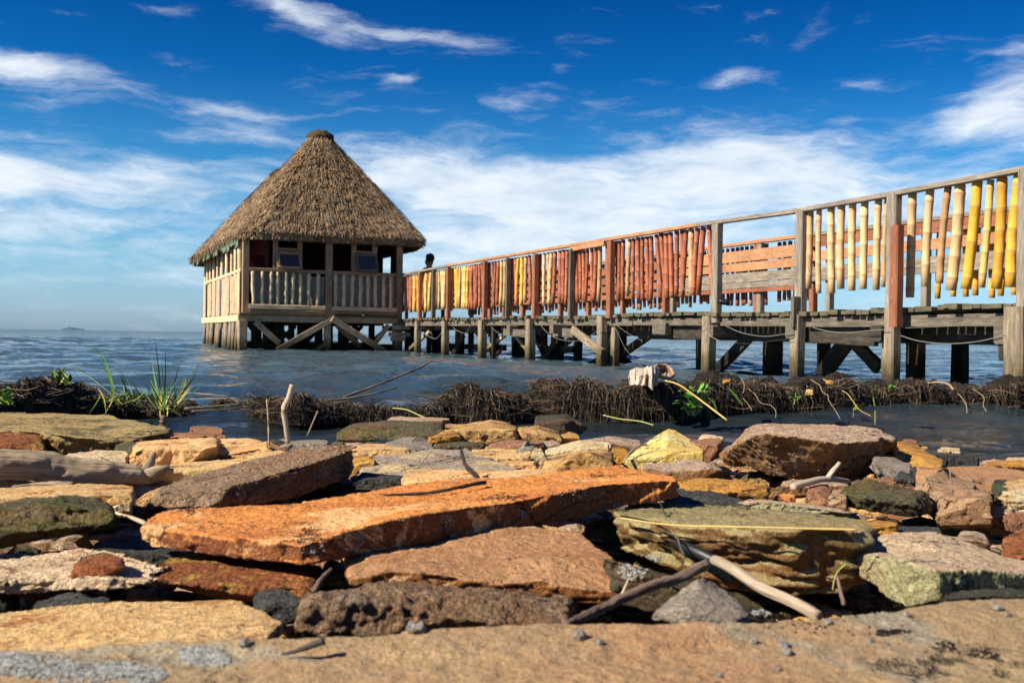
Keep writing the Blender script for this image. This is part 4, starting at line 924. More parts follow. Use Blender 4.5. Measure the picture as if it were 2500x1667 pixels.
# ------------------------------------------------------------------ near railing
base = pp(8, 0, .75)
nr = thing('bamboo_railing', 'railing on the near side of the boardwalk, hung with red, tan and yellow bamboo canes', 'railing', base)
railpts = [(2600, 387, 'grey'), (2159, 472, 'grey'), (1945, 510, 'grey'), (1708, 544, 'grey'), (1422.6, 591, 'rail'), (1252.5, 619, 'rail'), (1096, 646, 'rail'), (968, 671, 'rail')]
for (a, b) in zip(railpts[:-1], railpts[1:]):
    A = onp((a[0], a[1])); B = onp((b[0], b[1])); A.z -= .025; B.z -= .025
    dd = (B - A).normalized() * .002
    bpart('top_rail', A + dd, B - dd, .085, .048, b[2] if b[0] > 1000 else 'grey', parent=nr, seg=6, jit=.05)
bpart('lower_rail', onp(fP(1275, 262), -.02), onp(fP(1520, 218), -.02), .05, .07, 'rail', parent=nr)
def railpost(fx, w, top_y, mt, off=-.045, bot=None, d=.09):
    s = s_of(fx, off); zt = onp((fx, top_y), off).z
    z0 = (deck_z(s) - .05) if bot is None else bot
    bpart('post', pp(s, off, z0), pp(s, off, zt), w, d, mt, up=PN, parent=nr, jit=.03)
for a in ((fQ(2096, 0)[0], .12, fQ(0, 95)[1], 'grey', -.02, .70), (fQ(1250, 0)[0], .12, fQ(0, 245)[1], 'grey', .0), (fQ(1272, 0)[0], .10, fQ(0, 447)[1], 'red', -.13, .56), (fQ(662, 0)[0], .12, fQ(0, 350)[1], 'grey', 0, .62),
          (fQ(630, 0)[0], .05, fQ(0, 900)[1], 'fascia', -.09, .56), (fQ(125, 0)[0], .125, fQ(0, 440)[1], 'grey', -.01, .62), (fP(1555, 0)[0], .11, fP(0, 205)[1], 'red'), (fP(1275, 0)[0], .06, fP(0, 260)[1], 'fascia'),
          (fP(1015, 0)[0], .10, fP(0, 295)[1], 'red'), (fP(820, 0)[0], .06, fP(0, 325)[1], 'fascia'), (fP(655, 0)[0], .095, fP(0, 350)[1], 'red'), (fP(393, 0)[0], .09, fP(0, 390)[1], 'red'),
          (fP(287, 0)[0], .06, fP(0, 410)[1], 'fascia'), (fP(190, 0)[0], .09, fP(0, 425)[1], 'red'), (fP(1955, 0)[0], .07, fP(0, 500)[1], 'red', .09), (fP(1300, 0)[0], .07, fP(0, 640)[1], 'red', .09), (fP(832, 0)[0], .07, fP(0, 640)[1], 'red', .09)):
    railpost(*a)

M_nodet = plain('bamboo_node_scar', (160, 122, 80), .8); M_noder = plain('painted_node_scar', (112, 62, 42), .8)
def cane(name, top, bot, r, mat, parent, k=10):
    L = (top - bot).length; nn = max(2, int(L / rnd.uniform(.16, .26))); pts = []; rs = []
    bow = Vector((rnd.uniform(-1, 1), rnd.uniform(-1, 1), 0)) * .012; ph = rnd.random() * .6
    def at(t): return bot.lerp(top, t) + bow * math.sin(math.pi * t)
    t = 0; pts.append(at(0)); rs.append(r * .97)
    for i in range(nn):
        tt = (i + .25 + ph) / nn
        if .03 < tt < .97:
            e = .007 / L
            for (dt, q) in ((-2.2 * e, 1.0), (-e, 1.06), (0, 1.02), (e, 1.07), (2.2 * e, 1.0)): pts.append(at(tt + dt)); rs.append(r * q)
        tm = (i + .75 + ph) / nn
        if tm < .97: pts.append(at(tm)); rs.append(r * .97)
    pts.append(at(1)); rs.append(r * .97)
    q = MB(); q.tube(pts, rs, k=k, up=(0, 1, 0), jit=.015)
    for i in range(len(pts) - 1):
        if rs[i] > r * 1.05 and (pts[i + 1] - pts[i]).length < .009:
            for j in range(i * k, (i + 1) * k): q.m[j] = 1
    return q.build(name, [MBM[mat], M_noder if mat == 'R' else M_nodet], parent, smooth=True)
ztop = 1.812
near = []
for (t, b, yb, r, c) in ((1365, 1363, 905, .040, 'T'), (1478, 1462, 835, .038, 'T'), (1592, 1552, 815, .033, 'N'), (1668, 1625, 860, .048, 'T'), (1778, 1720, 850, .045, 'Y'), (1862, 1820, 842, .030, 'W'), (1935, 1915, 850, .043, 'Y'), (2045, 2005, 840, .045, 'Y'),
                        (715, 712, 850, .038, 'T'), (772, 780, 878, .030, 'T'), (848, 865, 878, .038, 'T'), (915, 922, 850, .040, 'T'), (985, 993, 860, .038, 'T'), (1062, 1065, 850, .038, 'T'), (1150, 1148, 857, .036, 'T'), (1203, 1195, 838, .026, 'T')):
    near.append((fQ(t, 0)[0], fQ(b, yb), r, c))
reds = [(2255, 'R'), (2217, 'R'), (2175, 'R'), (2130, 'T'), (2092, 'R'), (2062, 'R'), (2025, 'R'), (1980, 'R'), (1948, 'R'), (1912, 'R'), (1878, 'R'), (1840, 'R'), (1810, 'R'), (1780, 'R'), (1748, 'R'), (1716, 'R'), (1690, 'N'), (1643, 'R'), (1615, 'R'), (1592, 'R'),
        (1530, 'R'), (1476, 'N'), (1450, 'R'), (1417, 'R'), (1386, 'R'), (1356, 'R'), (1332, 'R'), (1310, 'R'), (1290, 'R'), (1240, 'R'), (1215, 'R'), (1190, 'R'), (1155, 'R'), (1130, 'T'), (1105, 'N'), (1077, 'T'), (1048, 'R'),
        (970, 'R'), (945, 'N'), (917, 'Y'), (893, 'Y'), (870, 'R'), (850, 'R'), (794, 'N'), (772, 'W'), (750, 'R'), (728, 'R'), (705, 'R'), (682, 'R'), (630, 'R'), (612, 'R'), (597, 'R'), (580, 'R'), (564, 'R'), (550, 'R'), (534, 'Y'), (514, 'W'), (495, 'T'), (478, 'W'), (460, 'Y'), (443, 'Y'), (425, 'Y'), (410, 'W'),
        (370, 'T'), (355, 'T'), (340, 'W'), (324, 'T'), (308, 'T'), (268, 'W'), (253, 'R'), (236, 'W'), (219, 'Y'), (205, 'R'), (170, 'Y'), (157, 'Y'), (144, 'T'), (130, 'R'), (117, 'R'), (104, 'R'), (91, 'R'), (78, 'R'), (66, 'R'), (56, 'R')]
for (x, c) in reds:
    sx = fP(x, 0)[0]; s = s_of(sx, .05)
    lean = rnd.gauss(0, .055) - .02
    zb = .97 + rnd.uniform(-.045, .04)
    near.append((sx, pp(s - lean * -1, .05, zb), (.033 if x > 560 else .035) * rnd.uniform(.82, 1.12) * (1.15 if c in 'YW' else 1), c))
for (sx, b, r, c) in near[:100]:
    s = s_of(sx, .05); top = pp(s, .05, ztop + rnd.uniform(-.006, .004))
    if isinstance(b, tuple): b = onp(b, .05)
    cane('bamboo_cane', top, b, r, c, nr)

# ------------------------------------------------------------------ far railing
base = pp(8, 1.9, .75)
fr = thing('bamboo_railing', 'far side railing of the boardwalk with long horizontal boards and red canes', 'railing', base)
F0 = 1.9
sR = -3.2; sM = s_of(fQ(700, 0)[0], F0); sL = 22
for (a, b, mt) in ((sR, 2.0, 'grey'), (2.004, sM, 'grey'), (sM + .004, 8.0, 'rail'), (8.004, 12.4, 'rail'), (12.404, sL, 'rail')):
    bpart('top_rail', pp(a, F0, 1.83), pp(b, F0, 1.83), .08, .05, mt, parent=fr, seg=6)
for (z, h, mt) in ((1.735, .13, 'red'), (1.545, .13, 'rail'), (1.345, .12, 'grey'), (1.25, .07, 'grey')):
    bpart('board', pp(sR, F0 - .05, z), pp(sM, F0 - .05, z - .01), .025, h, mt, parent=fr, seg=8)
for (z, h, mt) in ((1.64, .16, 'rail'), (1.48, .12, 'rail'), (1.325, .14, 'grey'), (1.21, .08, 'grey'), (1.135, .06, 'red')):
    bpart('board', pp(sM + .01, F0 - .052, z), pp(7.9, F0 - .052, z), .025, h, mt, parent=fr, seg=8)
for (z, h, mt) in ((1.62, .11, 'red'), (1.45, .11, 'red'), (1.30, .11, 'red'), (1.16, .09, 'red')):
    bpart('board', pp(7.92, F0 - .05, z), pp(sL, F0 - .05, z), .025, h, mt, parent=fr, seg=8)
for (sx, mt) in ((fQ(840, 0)[0], 'grey'), (fQ(1452, 0)[0], 'grey'), (fQ(2150, 0)[0], 'grey'), (fQ(400, 0)[0], 'grey'), (fQ(735, 0)[0], 'red'), (fQ(378, 0)[0], 'red'), (fP(2000, 0)[0], 'grey'), (fP(1640, 0)[0], 'red'), (fP(1395, 0)[0], 'red'), (fP(1195, 0)[0], 'red'), (fP(1040, 0)[0], 'red'), (fP(925, 0)[0], 'red'), (fP(790, 0)[0], 'red'), (fP(690, 0)[0], 'red'), (fP(555, 0)[0], 'grey'), (fP(90, 0)[0], 'grey'), (fP(350, 0)[0], 'red')):
    s = s_of(sx, F0); bpart('post', pp(s, F0 + .02, .4), pp(s, F0 + .02, 1.80), .09, .09, mt, up=PN, parent=fr)
cnt = 0
for x in (1530, 1620, 1700, 1775, 1865, 1940, 2020, 2085):
    s = s_of(fQ(x, 0)[0], F0 + .05); cane('bamboo_cane', pp(s, F0 + .08, 1.70 + rnd.uniform(-.03, .03)), pp(s + rnd.uniform(-.02, .03), F0 + .08, .91 + rnd.uniform(-.03, .04)), .034, 'Y', fr, 8); cnt += 1
s = sM - .05
while s < 20 and cnt < 100:
    if not (5.6 < s < 5.75): cane('bamboo_cane', pp(s, F0 + .09, 1.80), pp(s + rnd.gauss(0, .02), F0 + .09, .965 + rnd.uniform(-.05, .05)), .03 * rnd.uniform(.85, 1.1), 'R' if rnd.random() < .93 else 'N', fr, 8); cnt += 1
    s += rnd.uniform(.10, .155) if s < 12 else rnd.uniform(.13, .2)

# small lamp on the post
lp = onp(fQ(140, 932), -.1)
lt = thing('spotlight', 'small black spotlight fixed on the grey post beside the last red canes', 'spotlight', lp)
MBLK = plain('black_metal', (26, 26, 28), .35, .2)
q = MB(); q.tube([lp + Vector((.0, 0, .0)), lp + Vector((.03, -.01, 0)), lp + Vector((.09, -.02, -.005)), lp + Vector((.125, -.03, -.01))], [.022, .032, .036, .042], k=14); q.build('lamp_body', MBLK, lt, smooth=True)
q = MB(); q.tube([lp + Vector((.124, -.03, -.01)), lp + Vector((.130, -.031, -.01))], .036, k=14); q.build('glass', plain('lamp_glass', (120, 130, 140), .1, .3), lt)
q = MB(); q.tube([lp + PN * .075 + Vector((0, 0, .02)), lp + Vector((.03, 0, .03)), lp + Vector((.04, 0, 0))], .007, k=6); q.build('bracket', MBLK, lt)

# sagging cables
M_cable = plain('grey_cable', (126, 122, 112), .6); M_cabled = plain('dark_cable', (60, 56, 50), .7)
def cable(label, pts, off, r=.008, mat=None, cat='cable'):
    ps = [onp(p, off) for p in pts]; out = []
    n = len(ps)
    for i in range(n - 1):     # Catmull-Rom
        p0, p1, p2, p3 = ps[max(i - 1, 0)], ps[i], ps[i + 1], ps[min(i + 2, n - 1)]
        for k in range(7):
            t = k / 7; out.append(.5 * ((2 * p1) + (p2 - p0) * t + (2 * p0 - 5 * p1 + 4 * p2 - p3) * t * t + (3 * p1 - p0 - 3 * p2 + p3) * t ** 3))
    out.append(ps[-1]); q = MB(); q.tube(out, r * .45, k=6)
    o = q.build('cable', mat or M_cable, smooth=True, origin=tuple(ps[0])); tag(o, label, cat, 'cables under the boardwalk')
cable('thin cable sagging between the two piles left of the small lamp', [fP(1060, 810), fP(1150, 890), fP(1290, 920), fP(1400, 890), fP(1485, 825)], -.14)
cable('thin cable running straight down right from the red post toward the bag', [fP(1580, 800), fP(1640, 920), fP(1680, 990), fP(1800, 1115)], -.14, .005)
cable('thin cable sloping down right under the last red canes', [fP(1585, 790), fP(1680, 860), fP(1790, 918)], -.14, .006)
cable('thin dark cable rising to the post that holds the small lamp', [fP(1985, 935), fP(2110, 890), fP(2235, 805)], -.14, .006, M_cabled)
cable('pale cable looping down the pile below the small lamp', [fQ(60, 1050), fQ(55, 1090), fQ(90, 1150), fQ(150, 1182)], -.16, .009)
cable('pale cable sagging in the open bay right of the small lamp', [fQ(190, 1088), fQ(290, 1130), fQ(420, 1152), fQ(520, 1145), fQ(612, 1128)], -.13, .009)
cable('lower dark cable in the open bay right of the small lamp', [fQ(150, 1180), fQ(260, 1195), fQ(380, 1200), fQ(480, 1182), fQ(612, 1170)], -.13, .006, M_cabled)
cable('pale cable sagging under the eight tan canes', [fQ(745, 1098), fQ(850, 1122), fQ(960, 1130), fQ(1090, 1118), fQ(1225, 1108)], -.12, .009)
cable('pale cable sagging lowest under the yellow canes at the right', [fQ(1305, 1148), fQ(1420, 1182), fQ(1600, 1200), fQ(1800, 1185), fQ(1965, 1145)], -.12, .009)
cable('thin cable held close along the fascia at the far right', [fQ(1310, 1100), fQ(1600, 1088), fQ(1900, 1068), fQ(2045, 1052)], -.06, .006)
cable('tangled grey rope under the yellow canes nearest the hut', [fP(225, 868), fP(260, 888), fP(310, 900), fP(350, 852)], -.14, .013)
cable('grey rope loop under the red canes left of centre', [fP(430, 822), fP(460, 845), fP(520, 860), fP(552, 812)], -.14, .011)
cable('thin cable sagging left of the first sunlit cross beam end', [fP(700, 812), fP(760, 862), fP(850, 862), fP(955, 822)], -.14, .007)

# ------------------------------------------------------------------ thatched hut
C0 = Vector((-6.03, 22.44, 0)); E1 = Vector((.9179, .3969, 0)); E2 = Vector((-.3969, .9179, 0)); HWID = 3.67; HLEN = 7.28
def hp(u, v, z): q = C0 + E1 * u + E2 * v; return Vector((q.x, q.y, z))
def hu(zx, zy=900): return (hit(*fH(zx, zy), C0, E2) - C0).dot(E1)
def hz(zx, zy): return hit(*fH(zx, zy), C0, E2).z
def hs(zx, zy=1000): return (hit(*fH(zx, zy), C0, E1) - C0).dot(E2)
def hsz(zx, zy): return hit(*fH(zx, zy), C0, E1).z
hut = thing('thatched_hut', 'stilt hut with steep shaggy thatched roof and open windows at the end of the boardwalk', 'hut', hp(1.8, 3.6, 0))
def hb(name, a, b, w, h, mat, up=(0, 0, 1), parent=hut, **k):
    q = MB(); q.beam(a, b, w, h, up=up, **k); return q.build(name, MW[mat], parent)
zr = hz(800, 980); zf = hz(800, 1262); zfb = hz(800, 1312); ze = 2.78
# front posts (u, width)
def vpost(zx0, zx1, z0, z1, mat='hut', d=.09, v=.0):
    u = hu((zx0 + zx1) / 2); w = abs(hu(zx1) - hu(zx0)); return hb('post', hp(u, v, z0), hp(u, v, z1), w, d, mat, up=E2, jit=.03)
vpost(410, 455, zf, ze, 'hut', .12)
vpost(612, 645, zr, ze); vpost(772, 805, zr, ze); vpost(957, 1002, zf, ze, 'hut', .1, -.03); vpost(1130, 1162, zr, ze); vpost(1265, 1298, zr, ze); vpost(1428, 1466, .5, ze, 'hut', .12)
U = [hu(x) for x in (455, 957, 1002, 1428)]
for (a, b) in ((U[0], U[1]), (U[2], U[3])):
    hb('sill_rail', hp(a, -.02, zr), hp(b, -.02, zr), .11, .08, 'hut'); hb('log_rail', hp(a, -.05, hz(700, 1217)), hp(b, -.05, hz(700, 1217)), .09, .1, 'hutpole', jit=.12)
    hb('head_rail', hp(a, 0, ze + .02), hp(b, 0, ze + .02), .1, .09, 'hut')
    hb('log_rail', hp(a, -.04, hz(700, 1245)), hp(b, -.04, hz(700, 1245)), .1, .07, 'hut', jit=.1)
    hb('cladding', hp(a, .06, (zr + zf) / 2 + .02), hp(b - (.32 if a < 1 else .0), .06, (zr + zf) / 2 + .02), .02, zr - zf - .12, 'panelgrey', seg=3, jit=.0)
hb('cladding', hp(U[1] - .32, .14, (zr + zf) / 2), hp(U[1], .06, (zr + zf) / 2), .02, zr - zf - .2, 'panelgrey', seg=2, jit=0)
hb('cladding', hp(U[0] - .02, .04, (zr + zf) / 2), hp(U[0] + .07, .04, (zr + zf) / 2), .015, zr - zf - .2, 'dredw', seg=2, jit=0)
zb0, zb1 = hz(700, 1205), zr - .04
for (x0, x1) in ((478, 484), (541, 541), (600, 595), (640, 645), (696, 698), (745, 741), (792, 792), (850, 848), (912, 903), (1023, 1026), (1078, 1082), (1138, 1134), (1190, 1188), (1238, 1240), (1286, 1288), (1340, 1342), (1390, 1388)):
    ut, ub = hu(x0), hu(x1); q = MB(); n = 8
    q.tube([hp(ub + (ut - ub) * i / n + rnd.uniform(-.008, .008), -.045, zb0 + (zb1 - zb0) * i / n) for i in range(n + 1)], [.043 * rnd.uniform(.82, 1.12) for _ in range(n + 1)], k=10, up=(0, 1, 0), jit=.05)
    q.build('baluster', MW['hutpole'], hut, smooth=True)
# windows: frame with crossbar, propped-open sash and pane
M_pane = plain('dusty_glass', (64, 62, 66), .45, 0, spec=.3)
for (a, b, bar, s0, s1, s2, s3) in ((645, 772, 832, 640, 785, 850, 965), (1162, 1265, 852, 1160, 1285, 862, 985)):
    ua, ub = hu(a), hu(b); zbar = hz(a, bar)
    wd = MB(); wd.beam(hp(ua, -.0, zbar), hp(ub, -.0, zbar), .08, .06); win = wd.build('window', MW['hut'], hut)
    ss0, ss1 = hu(s0), hu(s1); zt, zb = hz(s0, s2) - .01, hz(s0, s3) + .02; tilt = .16
    def sp(u, t): return hp(u, -.06 - tilt * t, zt + (zb - zt) * t)
    fr_ = MB()
    for (p0, p1) in ((sp(ss0, 0), sp(ss0, 1)), (sp(ss1, 0), sp(ss1, 1))): fr_.beam(p0, p1, .07, .035, up=E2, seg=2)
    for t in (0.03, .97): fr_.beam(sp(ss0 + .035, t), sp(ss1 - .035, t), .034, .07, seg=2)
    s_ = fr_.build('sash', MW['hut' if a < 800 else 'fascia'], win)
    g = MB(); g.quad(sp(ss0 + .03, .05), sp(ss1 - .03, .05), sp(ss1 - .03, .95), sp(ss0 + .03, .95)); pn = g.build('pane', M_pane, win)
# floor, interior boards
fl = MB()
for i in range(36):
    v = i * HLEN / 36 + .1; fl.beam(hp(-.02, v, zf - .02), hp(HWID + .02, v, zf - .02), HLEN / 36 * .97, .04, seg=2, jit=.02)
fl.build('floor', MW['deck'], hut)
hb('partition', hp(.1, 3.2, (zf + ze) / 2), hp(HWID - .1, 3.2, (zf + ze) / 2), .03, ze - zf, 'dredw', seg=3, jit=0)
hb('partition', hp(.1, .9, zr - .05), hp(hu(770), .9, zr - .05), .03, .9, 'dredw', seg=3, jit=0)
# right wall with one clear opening towards the sky
zo0, zo1 = hz(1365, 1000) - .02, hz(1365, 835)
hb('wall_boards', hp(HWID - .05, .1, (zf + zo0) / 2), hp(HWID - .05, 3.1, (zf + zo0) / 2), .03, zo0 - zf, 'panelgrey', seg=2, jit=0)
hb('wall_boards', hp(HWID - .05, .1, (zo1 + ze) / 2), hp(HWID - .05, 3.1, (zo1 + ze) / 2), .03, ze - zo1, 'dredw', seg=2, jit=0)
def rv(zx):
    r = ray(*fH(zx, 900)); o = C0 + E1 * (HWID - .05); t = (o - CAM).dot(E1) / r.dot(E1); return (CAM + r * t - C0).dot(E2)
va, vb = rv(1335), rv(1392)
va, vb = min(va, vb), max(va, vb)
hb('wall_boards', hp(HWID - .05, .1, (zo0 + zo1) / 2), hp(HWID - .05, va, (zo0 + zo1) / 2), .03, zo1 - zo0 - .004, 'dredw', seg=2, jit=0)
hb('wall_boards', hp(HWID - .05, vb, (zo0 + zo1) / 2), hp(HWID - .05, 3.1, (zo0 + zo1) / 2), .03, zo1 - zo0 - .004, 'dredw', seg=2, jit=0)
# left side: posts, pale panels, sill
side_posts = [hs(x) for x in (405, 375, 350, 318, 287, 257, 232, 208, 190, 176)]
for i, v in enumerate(side_posts):
    if v < .12: v = .16
    lean = rnd.uniform(-.05, .05); q = MB(); r = .05 if i else .07
    q.tube([hp(-.03, v + lean * t * .3, .5 + (ze - .5 - (.05 * v / 2)) * t) for t in (0, .25, .5, .75, 1)], [r * rnd.uniform(.85, 1.1) for _ in range(5)], k=9, up=(0, 1, 0), jit=.08)
    q.build('post', MW['hutpole'], hut, smooth=True)
zs0, zs1 = zf - .02, zr - .06
vs = [0.12, 1.0, 1.7, 2.5, 3.3, 4.3, 5.3, 6.3, HLEN]
for a, b in zip(vs[:-1], vs[1:]):
    bul = rnd.uniform(0, .05)
    hb('side_panel', hp(-.06 - bul, a + .01, (zs0 + zs1) / 2), hp(-.06, b - .015, (zs0 + zs1) / 2 + rnd.uniform(-.03, .0)), .018, zs1 - zs0 - rnd.uniform(.0, .06), 'panel', seg=5, jit=.02)
hb('sill_rail', hp(-.02, .1, zr - .02), hp(-.02, HLEN, zr - .02), .1, .07, 'hutpole')
hb('partition', hp(.6, .3, (zf + ze) / 2), hp(.6, HLEN, (zf + ze) / 2 - .05), .03, ze - zf - .1, 'dredw', seg=2, jit=0)
# floor frame
hb('floor_beam', hp(-.12, -.03, (zf + zfb) / 2 - .02), hp(hu(1432), -.03, (zf + zfb) / 2 - .02), .1, (zf - zfb) * .95, 'brace', seg=8)
hb('floor_beam', hp(-.06, .05, (zf + zfb) / 2 - .03), hp(-.06, HLEN + .1, (zf + zfb) / 2 - .03), .1, .16, 'hutpole', seg=8)
hb('floor_beam', hp(-.1, -.1, zf - .02), hp(hu(1440), -.1, zf - .02), .1, .05, 'deck', seg=8, jit=.1)
for v in (1.5, 3, 4.5, 6, HLEN): hb('joist', hp(0, v, zfb + .02), hp(HWID, v, zfb + .02), .1, .14, 'dark')
# piles
hb('pile', hp(hu(415), -.02, -.8), hp(hu(415), -.02, zfb), .20, .2, 'brace', up=E2, seg=6)
hb('pile', hp(hu(976), -.02, -.8), hp(hu(976), -.02, zfb), .15, .14, 'brace', up=E2, seg=6)
hb('pile', hp(hu(1440), -.02, -.8), hp(hu(1440), -.02, zfb + .05), .2, .18, 'greyw', up=E2, seg=6)
for (x, y, w) in ((1440, 1395, .5), (1432, 1425, .34), (1450, 1350, .42)):
    u = hu(x); z = hz(x, y); hb('blocking', hp(u - w / 2, -.16, z), hp(u + w / 2, -.16, z), .12, .1, 'brace', seg=2)
for v in (.5, 1.1, 1.5, 2.3, 2.7, 3.7, 4.2, 5.2, 5.9, 6.9):
    q = MB(); r = rnd.uniform(.04, .085); dv = rnd.uniform(-.15, .15)
    q.tube([hp(-.08, v + dv, -.8), hp(-.07, v + dv * .5, 0), hp(-.05, v, zfb)], [r, r * .95, r * .8], k=9, up=(0, 1, 0), jit=.06); q.build('pile', MW['greyw'], hut, smooth=True)
for v in (1.4, 3.0, 4.6, 6.2, 7.2):
    for u in (.7, 1.35, 2.0, 2.7, 3.35):
        q = MB(); q.beam(hp(u, v, -.8), hp(u + rnd.uniform(-.05, .05), v, zfb), .14, .14, up=E2, seg=3); q.build('pile', MW['dark'], hut)
# braces front
def fb(a, b, w, mat='brace', v=-.1, d=.06):
    o = C0 + E2 * v; A = hit(*fH(*a), o, E2); B = hit(*fH(*b), o, E2); q = MB(); q.beam(A, B, d, w, up=E2.cross((B - A).normalized()), seg=5); q.build('brace', MW[mat], hut)
fb((1012, 1292), (640, 1500), .13, v=-.12); fb((1002, 1292), (1350, 1510), .15, v=-.2); fb((495, 1312), (655, 1455), .13); fb((1375, 1335), (1285, 1455), .11)
fb((985, 1440), (880, 1510), .1); fb((1035, 1335), (1190, 1480), .12, v=.5); fb((905, 1320), (740, 1480), .11, 'dark', v=.5)
for (a, b) in (((450, 1330), (560, 1470)), ((620, 1470), (760, 1340)), ((640, 1340), (780, 1480)), ((800, 1480), (930, 1340)), ((840, 1340), (960, 1470)), ((1060, 1480), (1200, 1340)), ((1100, 1340), (1260, 1480)), ((1230, 1480), (1380, 1340)), ((560, 1470), (680, 1330))):
    fb(a, b, .1, 'dark', v=rnd.choice((1.45, 3.0)))
hb('lower_beam', hp(.1, .6, .12), hp(HWID, .6, .12), .12, .12, 'dark')
hb('lower_beam', hp(.1, 3, .14), hp(HWID, 3, .14), .12, .12, 'dark')

# --- thatch
def thatch_mat(name, a, b_, c):
    mt, T, b = new_mat(name)
    ob = T.n('ShaderNodeTexCoord').outputs['Object']
    n = T.noise(T.mapping(ob, scale=(1, 1, .35)), 26, 6, .7, .3); n2 = T.noise(ob, 2.2, 5, .65)
    col = T.ramp(n, [(.3, lin(a)), (.5, lin(b_)), (.7, lin(c))])
    col = T.mix(1.0, col, T.ramp(n2, [(.35, (.7, .68, .66)), (.65, (1.2, 1.18, 1.12))]), 'MULTIPLY')
    link(T, col, b.inputs['Base Color']); b.inputs['Roughness'].default_value = .9; b.inputs['Specular IOR Level'].default_value = .15
    bp = T.n('ShaderNodeBump', ins={'Height': n, 'Strength': .9, 'Distance': .03}); link(T, bp.outputs[0], b.inputs['Normal'])
    return mt
TH = [thatch_mat('thatch_brown', (108, 90, 72), (140, 118, 94), (166, 142, 116)), thatch_mat('thatch_straw', (136, 112, 84), (166, 138, 106), (188, 160, 126)),
      thatch_mat('thatch_dark', (64, 52, 42), (86, 70, 56), (110, 90, 70)), thatch_mat('thatch_golden', (150, 112, 72), (182, 140, 92), (200, 160, 110))]
RF, RB = 1.25, 6.6; ZR = 5.22
per = []
def arc(cu, cv, r, a0, a1, n, z):
    for i in range(n + 1):
        a = math.radians(a0 + (a1 - a0) * i / n); per.append((cu + r * math.cos(a), cv + r * math.sin(a), z))
oL, oR, oF, oB = .16, .52, .38, .55
arc(.45, .25, .45 + oL, 200, 262, 8, 2.66)
for i in range(1, 22): per.append((.5 + (HWID - .5) * i / 22, -oF, 2.66 + .02 * i / 22))
arc(HWID + oR - .22, -oF + .22, .22, -85, 0, 5, 2.66)
for i in range(1, 34): per.append((HWID + oR, -.1 + (HLEN + .2) * i / 34, 2.62))
arc(HWID + oR - .3, HLEN + oB - .3, .3, 0, 90, 5, 2.56)
for i in range(1, 22): per.append((HWID - (HWID + .1) * i / 22, HLEN + oB, 2.52))
arc(-.45 + .35, HLEN + oB - .35, .35, 90, 180, 5, 2.50)
for i in range(1, 34):
    t = i / 34; per.append((-.45 + (.45 - oL) * t, HLEN + .1 - (HLEN + .1) * t, 2.50 + .16 * t))
NPR = len(per); NR = 60
def roof_pt(j, r, inner=0.0):
    j %= NPR; j0 = int(j); f = j - j0; a = per[j0]; b = per[(j0 + 1) % NPR]
    u, v, z = (a[k] + (b[k] - a[k]) * f for k in range(3))
    if u is None: return
    cu = HWID / 2 + .12; cv = min(max(v, RF), RB)
    zt = ZR - .06 * math.sin(math.pi * (cv - RF) / (RB - RF)) - .15 * (cv - RF) / (RB - RF)
    dx, dy = u - cu, v - cv; dl = math.hypot(dx, dy); tu, tv = cu + dx / dl * .38, cv + dy / dl * .38
    if r < .93:
        f = r / .93; uu = u + (tu - u) * f; vv = v + (tv - v) * f; zz = z + (zt - .24 - z) * (f + .012 * math.sin(math.pi * f))
    else:
        f = (r - .93) / .07; uu = tu + (cu - tu) * f; vv = tv + (cv - tv) * f; zz = zt - .24 + .24 * (1 - (1 - f) ** 2)
    return hp(uu, vv, zz)
V = []; Fc = []
for i in range(NR + 1):
    for j in range(NPR): V.append(roof_pt(j, i / NR))
for i in range(NR):
    for j in range(NPR):
        Fc.append((i * NPR + j, i * NPR + (j + 1) % NPR, (i + 1) * NPR + (j + 1) % NPR, (i + 1) * NPR + j))
b0 = len(V)
for i in range(0, 9):
    for j in range(NPR):
        q = roof_pt(j, i / 8 * .9 + .01); c = hp(HWID / 2, HLEN / 2, 0); d_ = Vector((c.x - q.x, c.y - q.y, 0)).normalized()
        V.append(q + d_ * .10 - Vector((0, 0, .20 - .0 * i)))
for j in range(NPR): Fc.append((b0 + j, b0 + (j + 1) % NPR, (j + 1) % NPR, j))
for i in range(8):
    for j in range(NPR): Fc.append((b0 + (i + 1) * NPR + j, b0 + (i + 1) * NPR + (j + 1) % NPR, b0 + i * NPR + (j + 1) % NPR, b0 + i * NPR + j))
me = bpy.data.meshes.new('roof'); me.from_pydata([tuple(v) for v in V], [], Fc); me.update()
co = get_co(me); no = get_no(me); k = np.arange(len(co)) < b0
dsp = (fbm(co, 2.2, 3, 5) * .08 + fbm(co * np.array([1, 1, .6]), 9, 4, 8, .65) * .07) * k
set_co(me, co + no * dsp[:, None])
roof = finish('roof', me, TH[0], hut)
